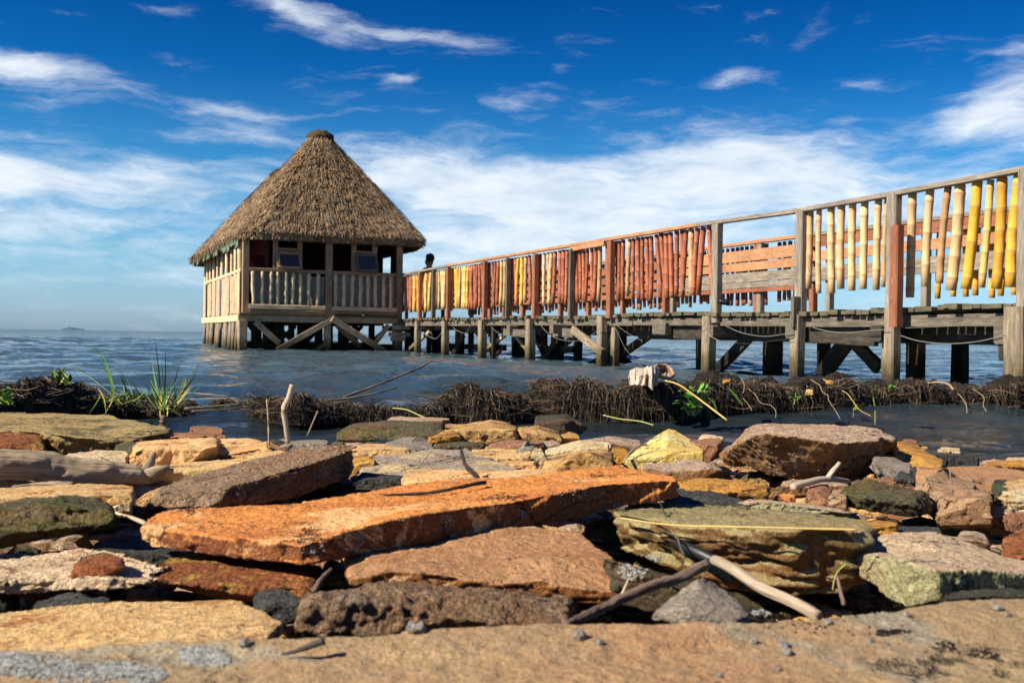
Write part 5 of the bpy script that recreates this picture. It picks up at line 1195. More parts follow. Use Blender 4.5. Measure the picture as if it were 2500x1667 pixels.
# straw tufts
tf = MB(); rr_ = random.Random(3)
for i in range(30000):
    j = rr_.random() * NPR; r = rr_.random() ** 1.15 * .97
    if i < 4000: r = rr_.random() * .015
    p = roof_pt(j, r); p2 = roof_pt(j, max(0, r - .02)) if r > .02 else p - (roof_pt(j, .03) - p)
    dn = (p2 - p).normalized(); q2 = roof_pt(j + .4, r); sd = (q2 - p)
    if sd.length < 1e-4: continue
    sd.normalize(); nrm = sd.cross(dn).normalized()
    if nrm.z < 0: nrm = -nrm
    L = rr_.uniform(.08, .19); w = rr_.uniform(.008, .028); lift = rr_.uniform(.008, .045); skew = sd * rr_.uniform(-.05, .05)
    o_ = p + nrm * rr_.uniform(.0, .05)
    if i < 4000: dn = (dn + Vector((0, 0, -.9))).normalized(); L = rr_.uniform(.06, .14); o_ = p + Vector((0, 0, rr_.uniform(-.14, .03)))
    mt = rr_.choices((0, 1, 2, 3), (5, 3.2, 1.6, 1.2))[0]
    tf.blade([o_ - dn * L * .4, o_ + dn * L * .25 + nrm * lift * .6, o_ + dn * L * .6 + nrm * lift + skew], [w * .8, w, w * .35], sd, mt)
tf.build('thatch', TH, roof)
# dark ridge caps
M_cap = thatch_mat('ridge_cap_dark', (52, 48, 38), (74, 68, 52), (92, 84, 62))
for (v, ln, wd_, ht) in ((RF + .05, .38, .32, .19), (RB - .1, .36, .3, .15)):
    bm = bmesh.new(); bmesh.ops.create_icosphere(bm, subdivisions=4, radius=1)
    c = hp(HWID / 2 + .12, v, ZR - .05 - (.15 if v > 3 else 0)); 
    for q in bm.verts:
        x, y, z = q.co; q.co = c + E1 * x * wd_ + E2 * y * ln + Vector((0, 0, max(z, -.75) * ht))
    m_ = bpy.data.meshes.new('ridge_cap'); bm.to_mesh(m_); bm.free(); cc = get_co(m_); nn_ = get_no(m_); set_co(m_, cc + nn_ * (fbm(cc, 9, 4, 2) * .05)[:, None])
    finish('ridge_cap', m_, M_cap, roof)
# torn green sheet hanging under the left eave
q = MB()
for i in range(26):
    t = i / 25; a = hp(-.12 - .28 * t, .1 + 7.0 * t, 2.60 - .06 * t); L = rnd.uniform(.1, .3)
    q.quad(a, a + E2 * .29, a + E2 * .3 + Vector((-.02, 0, -L)), a + Vector((0, 0, -L * rnd.uniform(.6, 1.1))))
q.build('eave_sheet', plain('faded_green_sheet', (104, 116, 96), .8, var=.3, scale=6), hut)

# ------------------------------------------------------------------ person behind the railing
def skin_mesh(verts, edges, radii, root=0, sub=2):
    me = bpy.data.meshes.new('body'); me.from_pydata(verts, edges, [])
    o = bpy.data.objects.new('body', me); COL.objects.link(o)
    md = o.modifiers.new('s', 'SKIN'); md.use_smooth_shade = True
    for i, r in enumerate(radii):
        rr = r if isinstance(r, tuple) else (r, r)
        me.skin_vertices[0].data[i].radius = rr; me.skin_vertices[0].data[i].use_root = (i == root)
    s_ = o.modifiers.new('u', 'SUBSURF'); s_.levels = sub; s_.render_levels = sub
    dg = bpy.context.evaluated_depsgraph_get(); m2 = bpy.data.meshes.new_from_object(o.evaluated_get(dg))
    bpy.data.objects.remove(o); return m2
hd = onp((1048.5, 637), .75); s_ = (hd - N0).dot(PD); foot = pp(s_, .75, deck_z(s_))
Ht = (hd.z + .10 - foot.z); sc = Ht / 1.50
pf = PD.copy(); ps = PN.copy()              # facing along the boardwalk to the hut (left in the picture)
def bp_(f, s2, z): return foot + (pf * f + ps * s2 + Vector((0, 0, z))) * sc
per_t = thing('person', 'person with dark tied hair and sunglasses looking left above the railing near the hut', 'person', foot)
vv = [(0, 0, .82), (0, 0, .98), (0, 0, 1.06), (.0, 0, 1.19), (.005, 0, 1.26), (.02, 0, 1.35), (.025, 0, 1.45)]
ed = [(i, i + 1) for i in range(6)]; rd = [(.11, .15), (.095, .12), (.10, .14), (.08, .13), .045, (.118, .11), (.118, .108)]
def add(chain, rads, start):
    global vv, ed, rd
    prev = start
    for c, r in zip(chain, rads): vv.append(c); rd.append(r); ed.append((prev, len(vv) - 1)); prev = len(vv) - 1
for sg in (-1, 1):
    add([(0, sg * .09, .76), (.01, sg * .095, .44), (-.01, sg * .1, .08), (.10, sg * .1, .035)], [.085, .055, .038, .03], 0)
    add([(0, sg * .16, 1.16), (-.02, sg * .19, .98), (.12, sg * .17, .82), (.17, sg * .15, .80)], [.05, .038, .028, .03], 3)
    hroot = len(vv) - 1
    for k in range(5):
        a = (k - 2) * .018; L = (.05, .07, .075, .068, .055)[k] if k else .05
        if k == 0: add([(.19, sg * .125, .81), (.215, sg * .11, .80)], [.01, .008], hroot)
        else: add([(.205, sg * .15 + a * .8, .80), (.205 + L * .6, sg * .15 + a, .785), (.205 + L * .8, sg * .15 + a, .765)], [.010, .009, .008], hroot)
V_ = [tuple(bp_(*c)) for c in vv]
rad_ = [tuple(x * sc for x in (r if isinstance(r, tuple) else (r, r))) for r in rd]
M_skin = plain('brown_skin', (150, 98, 72), .5, var=.06); M_hair = plain('black_hair', (22, 18, 18), .6); M_dress = plain('dark_red_cloth', (110, 40, 44), .8)
m_ = skin_mesh(V_, ed, rad_); cc = get_co(m_)
# face: nose, brow and chin pressed out of the head surface
hc = bp_(.03, 0, 1.43); loc = np.stack([(cc - np.array(hc)) @ np.array(v) / sc for v in (pf, ps, Vector((0, 0, 1)))], 1)
nose = np.exp(-((loc[:, 1] / .014) ** 2 + ((loc[:, 2] + .005) / .02) ** 2)) * (loc[:, 0] > .03) * .02
chin = np.exp(-((loc[:, 1] / .03) ** 2 + ((loc[:, 2] + .06) / .02) ** 2)) * (loc[:, 0] > .0) * .012
lips = np.exp(-((loc[:, 1] / .022) ** 2 + ((loc[:, 2] + .034) / .008) ** 2)) * (loc[:, 0] > .03) * .006
eyes = -np.exp(-(((np.abs(loc[:, 1]) - .03) / .012) ** 2 + ((loc[:, 2] - .015) / .01) ** 2)) * (loc[:, 0] > .03) * .006
set_co(m_, cc + np.outer((nose + chin + lips + eyes) * sc, np.array(pf)))
finish('body', m_, M_skin, per_t)
def blob(name, c, r, mat, parent, amp=.1, fr_=12, sub=4, cut=None):
    bm = bmesh.new(); bmesh.ops.create_icosphere(bm, subdivisions=sub, radius=1)
    for q in bm.verts: q.co = bp_(c[0] + q.co.x * r[0], c[1] + q.co.y * r[1], c[2] + q.co.z * r[2])
    m2 = bpy.data.meshes.new(name); bm.to_mesh(m2); bm.free(); c2 = get_co(m2); n2 = get_no(m2)
    set_co(m2, c2 + n2 * (fbm(c2, fr_, 4, 3) * amp * r[0])[:, None]); return finish(name, m2, mat, parent)
hair = blob('hair', (-.05, 0, 1.472), (.095, .104, .105), M_hair, per_t, .25, 30)
blob('hair_bun', (-.125, 0, 1.45), (.065, .06, .075), M_hair, hair, .4, 30)
g_ = MB()
for sg in (-1, 1):
    g_.tube([bp_(.125, sg * .033 + .02 * math.cos(a), 1.447 + .018 * math.sin(a)) for a in [i * math.pi / 6 for i in range(13)]], .0035, k=5)
    g_.tube([bp_(.12, sg * .06, 1.45), bp_(.0, sg * .1, 1.45)], .003, k=5)
gl = g_.build('sunglasses', plain('pale_frame', (220, 200, 205), .3), per_t)
g_ = MB()
for sg in (-1, 1): g_.quad(bp_(.124, sg * .033 - .018, 1.433), bp_(.124, sg * .033 + .018, 1.433), bp_(.124, sg * .033 + .018, 1.462), bp_(.124, sg * .033 - .018, 1.462))
g_.build('lens', MBLK, gl)
dr = MB(); prof = []; pts = []
for (z, a, b) in ((.5, .17, .20), (.7, .15, .19), (.85, .125, .165), (.98, .11, .135), (1.06, .12, .15), (1.12, .1, .14)):
    pts.append(bp_(0, 0, z)); prof.append([(math.cos(t) * b * sc, math.sin(t) * a * sc) for t in [i * math.pi / 9 for i in range(18)]])
dr.sweep(pts, prof, up=pf, cap=False); dr.build('dress', M_dress, per_t, smooth=True)

# ------------------------------------------------------------------ matted roots and weed along the water
def fL(x, y): return .336 * x, 771.5 + .336 * y          # enlargements of the photo -> 2352-wide grid
def fM(x, y): return 752.6 + .344 * x, 846.7 + .344 * y
def fR(x, y): return 1542.9 + .344 * x, 809.1 + .344 * y
def fBM(x, y): return 752.6 + .344 * x, 1091.3 + .344 * y
def fBR(x, y): return 1542.9 + .344 * x, 1091.3 + .344 * y
def fBL(x, y): return .336 * x, 1091.3 + .336 * y
M_root = [plain('dark_root', (54, 44, 36), .75, var=.35, scale=60), plain('brown_root', (112, 92, 70), .8, var=.3, scale=60), plain('pale_root', (150, 122, 92), .8, var=.25, scale=60)]
M_peat = stone('black_peat', (44, 33, 26), (30, 23, 18), (66, 50, 38), 9, .4, fine=2.2, pits=.8, pits_scale=90, rough=.8, stain=0)
def bank(path, depth=.45, core=True, seed=1, n_str=2500, droop=(.05, .2), open_=0.0, thick=.0022, label='', lows=1.0):
    pts = []
    for (x, yt, yb) in path:
        b = W(x, yb, 0.0); t = P(x, yt, b.y); pts.append((b, t.z))
    seglen = [(pts[i + 1][0] - pts[i][0]).length for i in range(len(pts) - 1)]; tot = sum(seglen)
    def at(t):
        d = t * tot
        for i, L in enumerate(seglen):
            if d <= L or i == len(seglen) - 1:
                f = min(1, d / L); return pts[i][0].lerp(pts[i + 1][0], f), pts[i][1] + (pts[i + 1][1] - pts[i][1]) * f
            d -= L
    rs = random.Random(seed)
    nclump = max(3, int(tot / .13)); ph_ = [rs.uniform(0, 6.28) for _ in range(4)]
    def hmod(t): return 1 + .10 * math.sin(t * tot * 9 + ph_[0]) + .08 * math.sin(t * tot * 21 + ph_[1]) + .05 * math.sin(t * tot * 47 + ph_[2]) - .06
    q = MB()
    if core:
        bm = bmesh.new(); rings = []
        N = max(8, int(tot / .05))
        for i in range(N + 1):
            b, h = at(i / N); h = max(h * lows * hmod(i / N) * .9 - .01, .015)
            prof = [(.06, -.12), (.03, h * .45), (-.0, h * .95), (depth * .3, h * 1.0), (depth * .8, h * .8), (depth, -.12)]
            rings.append([bm.verts.new((b.x + a * b.x * .1, b.y + a, z)) for a, z in prof])
        for r0, r1 in zip(rings[:-1], rings[1:]):
            for k in range(6):
                bm.faces.new((r0[k], r0[(k + 1) % 6], r1[(k + 1) % 6], r1[k]))
        bm.faces.new(rings[0]); bm.faces.new(rings[-1][::-1]); bmesh.ops.recalc_face_normals(bm, faces=bm.faces)
        m2 = remeshed(bm, .014); laplace(m2, 2); c2 = get_co(m2); n2 = get_no(m2)
        d2 = fbm(c2, 11, 4, seed) * .075 + np.abs(fbm(c2 * np.array([1, 1, .4]), 26, 3, seed + 4)) * .035
        set_co(m2, c2 + n2 * d2[:, None])
        q.v = [Vector(v.co) for v in m2.vertices]; q.f = [tuple(p.vertices) for p in m2.polygons]
        q.uv = [tuple((0, 0) for _ in f) for f in q.f]; q.m = [3] * len(q.f); bpy.data.meshes.remove(m2)
    for i in range(n_str):
        tt_ = rs.random()
        if rs.random() < .75: tt_ = min(1, max(0, (int(tt_ * nclump) + .5 + rs.gauss(0, .22)) / nclump))
        b, h = at(tt_); h *= hmod(tt_) * .88; typ = rs.random(); mt = rs.choices((0, 1, 2), (7, 2.6, .5))[0]
        hh = h * (rs.uniform(.75, 1.06) if typ < .7 else rs.uniform(.2, 1))
        p = Vector((b.x, b.y + rs.uniform(-.03, depth * .5 if typ < .45 else .03), hh + (0 if core else 0)))
        pt = [p]; 
        if typ < .78:      # hangs over the front
            L = rs.uniform(*droop) * (.5 + h * 3.2) * rs.choice((.35, .6, 1, 1.2)); out = -rs.uniform(.01, .05); sx = rs.uniform(-.06, .06)
            for k in range(1, 6):
                t = k / 5; pt.append(Vector((p.x + sx * t + rs.uniform(-.012, .012), p.y + out * math.sin(t * 1.9), max(-.02, p.z + .012 * math.sin(t * 3) - L * t * t + rs.uniform(-.005, .005)))))
        else:               # lies across the top in a tangle
            a = rs.uniform(0, 6.28); L = rs.uniform(.06, .26); c = rs.uniform(-2.2, 2.2); z = p.z
            for k in range(1, 6):
                a += c * .25 + rs.uniform(-.3, .3); pt.append(pt[-1] + Vector((math.cos(a) * L / 5, math.sin(a) * L / 5 * .5, rs.uniform(-.016, .016))))
        q.tube(pt, [thick * rs.uniform(.5, 1.5), thick * .45], k=3, mat=mt)
    o = q.build('root_mat', M_root + [M_peat]); o['kind'] = 'stuff'; o['label'] = label; o['category'] = 'weed bank'
    return o
bank([(-60, 868, 985), (0, 870, 970), (90, 868, 962), (150, 874, 952), (200, 880, 950), (235, 900, 948), (270, 916, 948), (330, 920, 946), (375, 928, 948), (430, 936, 946)], .4, seed=11, n_str=2200, label='dark bank of matted roots and weed at the left edge of the water')
bank([(420, 934, 944), (520, 933, 942), (600, 930, 944)], .12, seed=12, n_str=240, label='thin line of floating weed joining the left bank and the middle tangle')
bank([(590, 916, 950), (620, 908, 956), (655, 910, 962), (680, 900, 965), (705, 900, 962), (740, 920, 962), (800, 928, 960), (900, 930, 962), (960, 932, 962), (1015, 925, 960)], .25, seed=13, n_str=2600, droop=(.1, .3), label='low dark fringe of roots in the middle of the shore', lows=.8)
bank([(1005, 915, 955), (1040, 895, 958), (1075, 878, 960), (1110, 874, 962), (1150, 882, 962), (1190, 898, 960), (1222, 912, 955)], .35, seed=14, n_str=3000, droop=(.12, .35), label='domed tangle of dead roots standing in the water, centre', lows=.82)
bank([(1215, 900, 950), (1240, 872, 950), (1300, 866, 955), (1400, 866, 958), (1450, 868, 960)], .35, seed=15, n_str=2600, droop=(.12, .35), label='loose root tangle with gaps left of the white bag', lows=.7)
bank([(1440, 868, 960), (1540, 866, 960), (1640, 864, 958), (1760, 866, 956), (1860, 866, 954), (1960, 868, 952), (2060, 872, 948), (2180, 876, 947), (2300, 876, 947), (2480, 872, 948)], .6, seed=16, n_str=4600, droop=(.08, .3), label='long black bank of peat and hanging roots in front of the boardwalk piles')

# single pale roots and stalks that stand out
M_stalk = plain('yellow_stalk', (198, 164, 96), .6, var=.12); M_pale = plain('pale_stalk', (146, 124, 94), .7, var=.12); M_gst = plain('green_yellow_stalk', (158, 158, 92), .6, var=.12)
def stalk(label, pts, d, r, mat, name='stalk', cat='stalk', k=6, zoff=0.0):
    if not isinstance(d, (list, tuple)): d = [d] * len(pts)
    ps = [P(x, y, dd) for (x, y), dd in zip(pts, d)]; out = []; n = len(ps)
    wg = (.012 if cat == 'root' and d[0] > 3 else .0)
    ps = [q_ + Vector((rnd.uniform(-wg, wg), 0, rnd.uniform(-wg, wg))) for q_ in ps]
    if wg: ps = [q_ for a_, b_ in zip(ps[:-1], ps[1:]) for q_ in (a_, a_.lerp(b_, .5) + Vector((rnd.uniform(-wg, wg) * 1.6, 0, rnd.uniform(-wg, wg))))] + [ps[-1]]; n = len(ps); r = r * .62
    for i in range(n - 1):
        p0, p1, p2, p3 = ps[max(i - 1, 0)], ps[i], ps[i + 1], ps[min(i + 2, n - 1)]
        for kk in range(6):
            t = kk / 6; out.append(.5 * ((2 * p1) + (p2 - p0) * t + (2 * p0 - 5 * p1 + 4 * p2 - p3) * t * t + (3 * p1 - p0 - 3 * p2 + p3) * t ** 3))
    out.append(ps[-1]); q = MB()
    r = [q_ * .6 for q_ in r] if isinstance(r, (list, tuple)) else r * .5
    if isinstance(r, (list, tuple)): rr2 = [r[0] + (r[1] - r[0]) * i / (len(out) - 1) for i in range(len(out))]
    else: rr2 = r
    q.tube(out, rr2, k=k, jit=.08 if mat not in (MW['branch'], MW['twig']) else .28); o = q.build(name, mat, smooth=True, origin=tuple(ps[0])); tag(o, label, cat); return o
stalk('bright yellow reed stalk leaning from the white bag down to the water', [(1528, 874), (1560, 884), (1600, 912), (1670, 965)], [5.0, 4.95, 4.9, 4.75], .009, M_stalk)
stalk('long pale root crossing the black bank, left one of the crossing pair', [fR(940, 175), fR(1000, 250), fR(1060, 330), fR(1120, 440)], [5.3, 5.2, 5.15, 5.1], .007, M_pale, 'root', 'root')
stalk('long tan root slanting down right across the black bank', [fR(1020, 190), fR(1090, 250), fR(1200, 330), fR(1335, 428)], [5.3, 5.2, 5.15, 5.1], .007, M_stalk, 'root', 'root')
stalk('pale root hanging under the bank left of the small leafy plant', [fR(510, 240), fR(560, 290), fR(640, 360), fR(690, 440)], [5.2, 5.15, 5.1, 5.05], .006, M_pale, 'root', 'root')
stalk('pale root hanging below the pointed brown rock side of the bank', [fR(1860, 215), fR(1920, 290), fR(1985, 410)], [5.9, 5.8, 5.7], .008, M_pale, 'root', 'root')
stalk('short pale root hanging near the right picture edge of the bank', [fR(2010, 240), fR(2080, 300), fR(2110, 400)], [6.0, 5.9, 5.8], .007, M_pale, 'root', 'root')
stalk('pale bundle of dead reed lying on top of the black bank, right', [fR(1700, 205), fR(1790, 200), fR(1850, 215), fR(1880, 250)], [6.0, 5.9, 5.85, 5.8], .014, M_pale, 'dead_reed', 'reed')
stalk('pale curved root on the bank below the first leafy clump', [fR(470, 180), fR(480, 300), fR(550, 400)], [5.2, 5.1, 5.05], .006, M_pale, 'root', 'root')
stalk('light stalk floating on the water below the loose root tangle', [fM(1840, 310), fM(1950, 335), fM(2080, 350), fM(2175, 376)], [4.65, 4.6, 4.5, 4.35], .006, M_gst)
stalk('yellow green stalk arching over the low root fringe, centre', [fM(435, 262), fM(520, 272), fM(590, 300), fM(660, 332)], [4.75, 4.7, 4.65, 4.6], .006, M_gst)
stalk('long dark stick pointing up right out of the water, centre left', [fM(110, 190), fM(300, 120), fM(600, 0), (990, 830)], [5.4, 5.6, 5.9, 6.2], (.012, .007), MW['branch'], 'stick', 'stick')
stalk('grey stick lying low on the water below the long dark stick', [fM(-60, 210), fM(100, 203), fM(300, 170), fM(460, 125)], [5.2, 5.3, 5.5, 5.7], (.011, .006), MW['drift'], 'stick', 'stick')
stalk('yellow reed floating in a line across the gap between the weed banks', [(425, 938), (500, 932), (570, 926), (700, 916)], [5.0, 5.1, 5.2, 5.5], .008, M_gst, 'reed', 'reed')
stalk('second floating reed, darker, just under the yellow one', [(440, 944), (520, 940), (610, 932)], [4.9, 4.95, 5.1], .007, MW['branch'], 'reed', 'reed')
# sticks standing among the rocks
stalk('bleached white stick with a kink standing upright behind the conglomerate block', [(672, 884), (664, 912), (652, 938), (655, 965), (662, 1018)], [2.2] * 5, (.0115, .0095), MW['driftpale'], 'stick', 'stick', 9)
stalk('thin brown stick standing left of the bleached white stick', [(613, 917), (616, 960), (618, 1024)], [2.15] * 3, .0042, MW['drift'], 'stick', 'stick')
stalk('short thin stick leaning right of the bleached white stick', [(730, 944), (718, 972), (706, 1000)], [2.2] * 3, .0035, MW['drift'], 'stick', 'stick')
stalk('dark stump standing in the water below the tall grass', [(377, 955), (375, 968), (378, 1000)], [3.4] * 3, (.016, .024), MW['branch'], 'stump', 'stump', 9)
stalk('dark stub poking out of the weed beside the tall grass', [(400, 905), (394, 925), (392, 940)], [4.4] * 3, (.016, .02), MW['branch'], 'stump', 'stump', 9)
# pale pole with a black sleeve
a = P(1423, 1184, 1.28); b = P(1636, 1284, 1.0); c = P(1878, 1416, .80)
pole = thing('pole', 'pale bare wooden pole with a black sleeve, slanting down right between the slabs', 'pole', b)
q = MB(); q.tube([b.lerp(c, t) + Vector((0, 0, .0015 * math.sin(9 * t))) for t in [i / 12 for i in range(13)]], [.0054, .0048], k=14, jit=.04); q.build('shaft', MW['driftpale'], pole, smooth=True)
q = MB(); q.tube([a.lerp(b + (c - b) * .03, t) for t in (0, .3, .6, 1)], [.0062, .0058], k=14); q.build('sleeve', plain('black_rubber', (30, 30, 32), .45), pole, smooth=True)
# branch, driftwood
stalk('thick knotty dark branch lying in front of the pale pole, lower right', [fBM(1580, 1005), fBM(1750, 925), fBM(1950, 830), fBM(2150, 740), fBR(60, 680), fBR(232, 590)], [.70, .725, .75, .77, .79, .81], (.0052, .0072), MW['branch'], 'branch', 'branch', 12)
stalk('pale splinter standing up beside the knotty dark branch', [fBM(1960, 810), fBM(1990, 740), fBM(2030, 640)], [.80, .80, .80], (.0028, .0006), MW['driftpale'], 'splinter', 'splinter')
stalk('thin straight tan reed lying along the top edge of the olive topped slab', [fBM(1950, 285), fBR(0, 332), fBR(500, 345), fBR(900, 355), fBR(1240, 363)], [1.12, 1.06, 1.0, .975, .955], .0020, M_stalk, 'reed', 'reed')
stalk('thin wiry stem hanging from the right tip of the orange slab', [fBM(2215, 165), fBM(2240, 230), fBM(2290, 310), fBM(2345, 325)], [1.25, 1.2, 1.15, 1.12], .0020, MW['twig'], 'stem', 'stem')
stalk('dark wiry stem curving across the black sleeve of the pole', [fBM(1960, 270), fBM(2150, 310), fBM(2300, 390), fBM(2352, 500), fBR(90, 540)], [1.15, 1.1, 1.05, 1.0, .97], .0020, MW['twig'], 'stem', 'stem')
stalk('brown looped twig beside the black sleeve of the pole', [fBR(0, 385), fBR(40, 420), fBR(60, 480), fBR(95, 550)], [.98] * 4, .0022, MW['drift'], 'twig', 'twig')
stalk('dark root standing in the wet hollow left of the lichen covered block', [fBR(1105, 680), fBR(1125, 760), fBR(1150, 860)], [.90, .88, .86], (.002, .0034), MW['branch'], 'root', 'root')
stalk('thin dry blade bending in the wet hollow left of the lichen covered block', [fBR(1165, 590), fBR(1110, 640), fBR(1085, 700), fBR(1075, 765)], [.92] * 4, .0012, M_gst, 'blade', 'grass blade')
stalk('dark twig lying on the middle of the orange slab', [fBM(340, 132), fBM(480, 128), fBM(700, 115), fBM(900, 75), fBM(1050, 46)], [1.28, 1.275, 1.27, 1.29, 1.33], (.0022, .0048), MW['twig'], 'twig', 'twig', 8)
stalk('shaggy dark root clump standing behind the twig on the orange slab', [fM(893, 550), fM(910, 620), fM(940, 665), fM(985, 710), fM(1010, 750)], [1.6, 1.55, 1.52, 1.48, 1.45], (.0045, .0068), MW['twig'], 'root', 'root', 8)
stalk('thin dry stem leaning over the grey purple slab', [fM(590, 672), fM(640, 610), fM(690, 550), fM(725, 500)], [1.95, 2.0, 2.05, 2.1], .0022, M_gst, 'stem', 'stem')
stalk('dark stick lying left on the grey purple slab', [fM(230, 655), fM(300, 580), fM(330, 572)], [2.0, 2.08, 2.1], .003, MW['branch'], 'stick', 'stick')
stalk('pinkish long stem lying across the grey purple slab', [fM(150, 570), fM(270, 600), fM(400, 650), fM(620, 690)], [2.2, 2.1, 2.0, 1.88], .003, M_pale, 'stem', 'stem')
stalk('green stalk lying in front of the long tan tilted slab', [fM(1310, 696), fM(1420, 704), fM(1540, 706)], [1.84, 1.82, 1.8], .0045, M_gst)
stalk('black curved twig right of the long tan tilted slab', [fM(1875, 510), fM(1885, 580), fM(1925, 640)], [2.0, 1.97, 1.95], (.0022, .005), MW['twig'], 'twig', 'twig')
stalk('grey green curved stem left of the pale yellow pointed rock', [fM(1970, 640), fM(2010, 570), fM(2070, 520), fM(2130, 505)], [2.1, 2.12, 2.16, 2.2], .0045, MW['drift'], 'stem', 'stem')
stalk('small driftwood stick resting below the big brown boulder', [fR(808, 902), fR(900, 870), fR(1000, 848), fR(1090, 848), fR(1185, 862)], [1.68, 1.7, 1.72, 1.74, 1.78], (.011, .007), MW['driftpale'], 'driftwood', 'driftwood', 10)
stalk('forked pale prong rising from the small driftwood stick', [fR(1040, 845), fR(1070, 800), fR(1122, 738)], [1.73, 1.73, 1.74], (.009, .006), MW['driftpale'], 'driftwood', 'driftwood', 9)
stalk('thin twig standing on the pointed light brown rock', [fR(1855, 776), fR(1865, 860), fR(1873, 948)], [1.64] * 3, .0018, MW['drift'], 'twig', 'twig')
stalk('dry twig lying on the yellow brown layered rock', [fR(430, 985), fR(500, 930), fR(560, 870), fR(570, 840)], [1.62, 1.64, 1.7, 1.76], .0018, MW['branch'], 'twig', 'twig')
stalk('pale thin stick below the tan slabs beside the mossy boulder, left', [fBL(755, 240), fBL(830, 270), fBL(900, 290), fBL(995, 330)], [1.35, 1.3, 1.25, 1.2], (.003, .005), MW['driftpale'], 'stick', 'stick')
stalk('dark curled bark strip lying at the foot of the olive rock, left', [fL(90, 1035), fL(250, 1015), fL(380, 1010), fL(500, 1018)], [1.72, 1.7, 1.68, 1.66], (.006, .010), MW['branch'], 'bark', 'bark')
stalk('reddish broken root in the dark gap left of the mud coated stone', [fBL(2150, 800), fBL(2190, 720), fBL(2265, 640)], [.93, .94, .97], (.006, .003), MW['branch'], 'root', 'root')

# big driftwood log, thick and gnarled
pts = [(-120, 1062), (0, 1066), (60, 1068), (130, 1074), (200, 1082), (270, 1088), (330, 1094), (372, 1090)]
ds = [1.75, 1.76, 1.78, 1.8, 1.82, 1.84, 1.86, 1.88]; rs_ = [.032, .030, .030, .029, .028, .027, .021, .010]
q = MB(); P3 = [P(x, y, d) for (x, y), d in zip(pts, ds)]
path = []; rads = []
for i in range(len(P3) - 1):
    for k in range(12): t = k / 12; path.append(P3[i].lerp(P3[i + 1], t)); rads.append(rs_[i] + (rs_[i + 1] - rs_[i]) * t)
path.append(P3[-1]); rads.append(rs_[-1]); q.tube(path, rads, k=40)
for (a0, dr_, L, r0) in ((330, (.02, 0, .045), 1, .010), (350, (.05, -.01, .02), 1, .012), (20, (-.03, 0, .05), 1, .013)):
    i = min(range(len(pts)), key=lambda k: abs(pts[k][0] - a0)); c = P3[i]; q.tube([c, c + Vector(dr_) * .6, c + Vector(dr_)], [r0 * 1.6, r0, r0 * .3], k=12)
me = bpy.data.meshes.new('driftwood_log')
lg = q.build('driftwood_log', MW['drift'], smooth=True, origin=tuple(P3[0])); c2 = get_co(lg.data); n2 = get_no(lg.data)
set_co(lg.data, c2 + n2 * (fbm(c2 * np.array([.5, 1, 1]), 22, 4, 4) * .012 + np.abs(fbm(c2 * np.array([.25, 1, 1]), 70, 3, 9)) * .005)[:, None])
tag(lg, 'thick grey driftwood log lying across the left side of the rocks', 'driftwood')

# ------------------------------------------------------------------ plants
M_grass = plain('green_grass_blade', (92, 122, 44), .5, var=.3, scale=20); M_grassy = plain('yellowed_grass_blade', (176, 158, 70), .6, var=.2); M_leaf = plain('fresh_green_leaf', (84, 142, 40), .45, var=.25, scale=20)
for m__ in (M_grass, M_grassy, M_leaf):
    pb = m__.node_tree.nodes['Principled BSDF']; pb.inputs['Subsurface Weight'].default_value = .0
    try: pb.inputs['Transmission Weight'].default_value = .0
    except Exception: pass
def grass(label, blades, d, w=.012, mat=M_grass, name='grass_clump'):
    """blades: (base x, base y, tip x, tip y, bend)"""
    q = MB(); b0_ = P(blades[0][0], blades[0][1], d); rs = random.Random(len(blades))
    for bl in blades:
        bx, by, tx, ty, bend = bl[:5]; mt = bl[5] if len(bl) > 5 else 0
        dd = d + rs.uniform(-.12, .12); a = P(bx, by, dd); b = P(tx, ty, dd + rs.uniform(-.25, .25)); pt = []; L = (b - a).length
        for k in range(9):
            t = k / 8; o = bend * L * math.sin(math.pi * t); pt.append(a.lerp(b, t) + Vector((o * .5, 0, abs(o) * .6)))
        sd = Vector((1, rs.uniform(-.8, .8), 0)); ws = [w * .5, w * .8, w, w, w * .95, w * .8, w * .6, w * .35, w * .08]
        q.blade(pt, ws, sd, mt)
    o = q.build(name, [M_grass, M_grassy, M_leaf], origin=tuple(b0_)); tag(o, label, 'grass', 'grass growing on the left weed bank'); return o
rs = random.Random(5)
def many(n, bx, by, spread, tops, bend=.1):
    out = []
    for i in range(n):
        t = rs.choice(tops); out.append((bx + rs.uniform(-spread, spread), by + rs.uniform(-4, 6), t[0] + rs.uniform(-14, 14), t[1] + rs.uniform(-14, 14), rs.uniform(-bend, bend), 1 if rs.random() < .15 else 0))
    return out
grass('tall green grass clump with long upright blades, right one on the left weed bank',
      [(370, 940, 356, 778, .02), (372, 940, 348, 820, -.04), (376, 940, 380, 800, .02), (378, 940, 370, 830, .03), (380, 935, 410, 832, .08), (395, 930, 462, 826, .1), (400, 930, 455, 850, .12), (410, 935, 468, 880, .12), (395, 935, 440, 875, .1), (365, 940, 345, 870, -.05), (360, 940, 330, 900, -.1),
       (372, 940, 336, 880, -.12), (400, 935, 425, 860, .05), (385, 940, 405, 890, .1), (368, 958, 366, 925, 0, 1), (376, 960, 380, 925, 0, 1), (384, 955, 386, 925, .0, 1), (398, 950, 418, 930, .1, 1)] + many(34, 385, 938, 22, [(350, 880), (400, 870), (430, 880), (380, 900)]), 4.4, .0062)
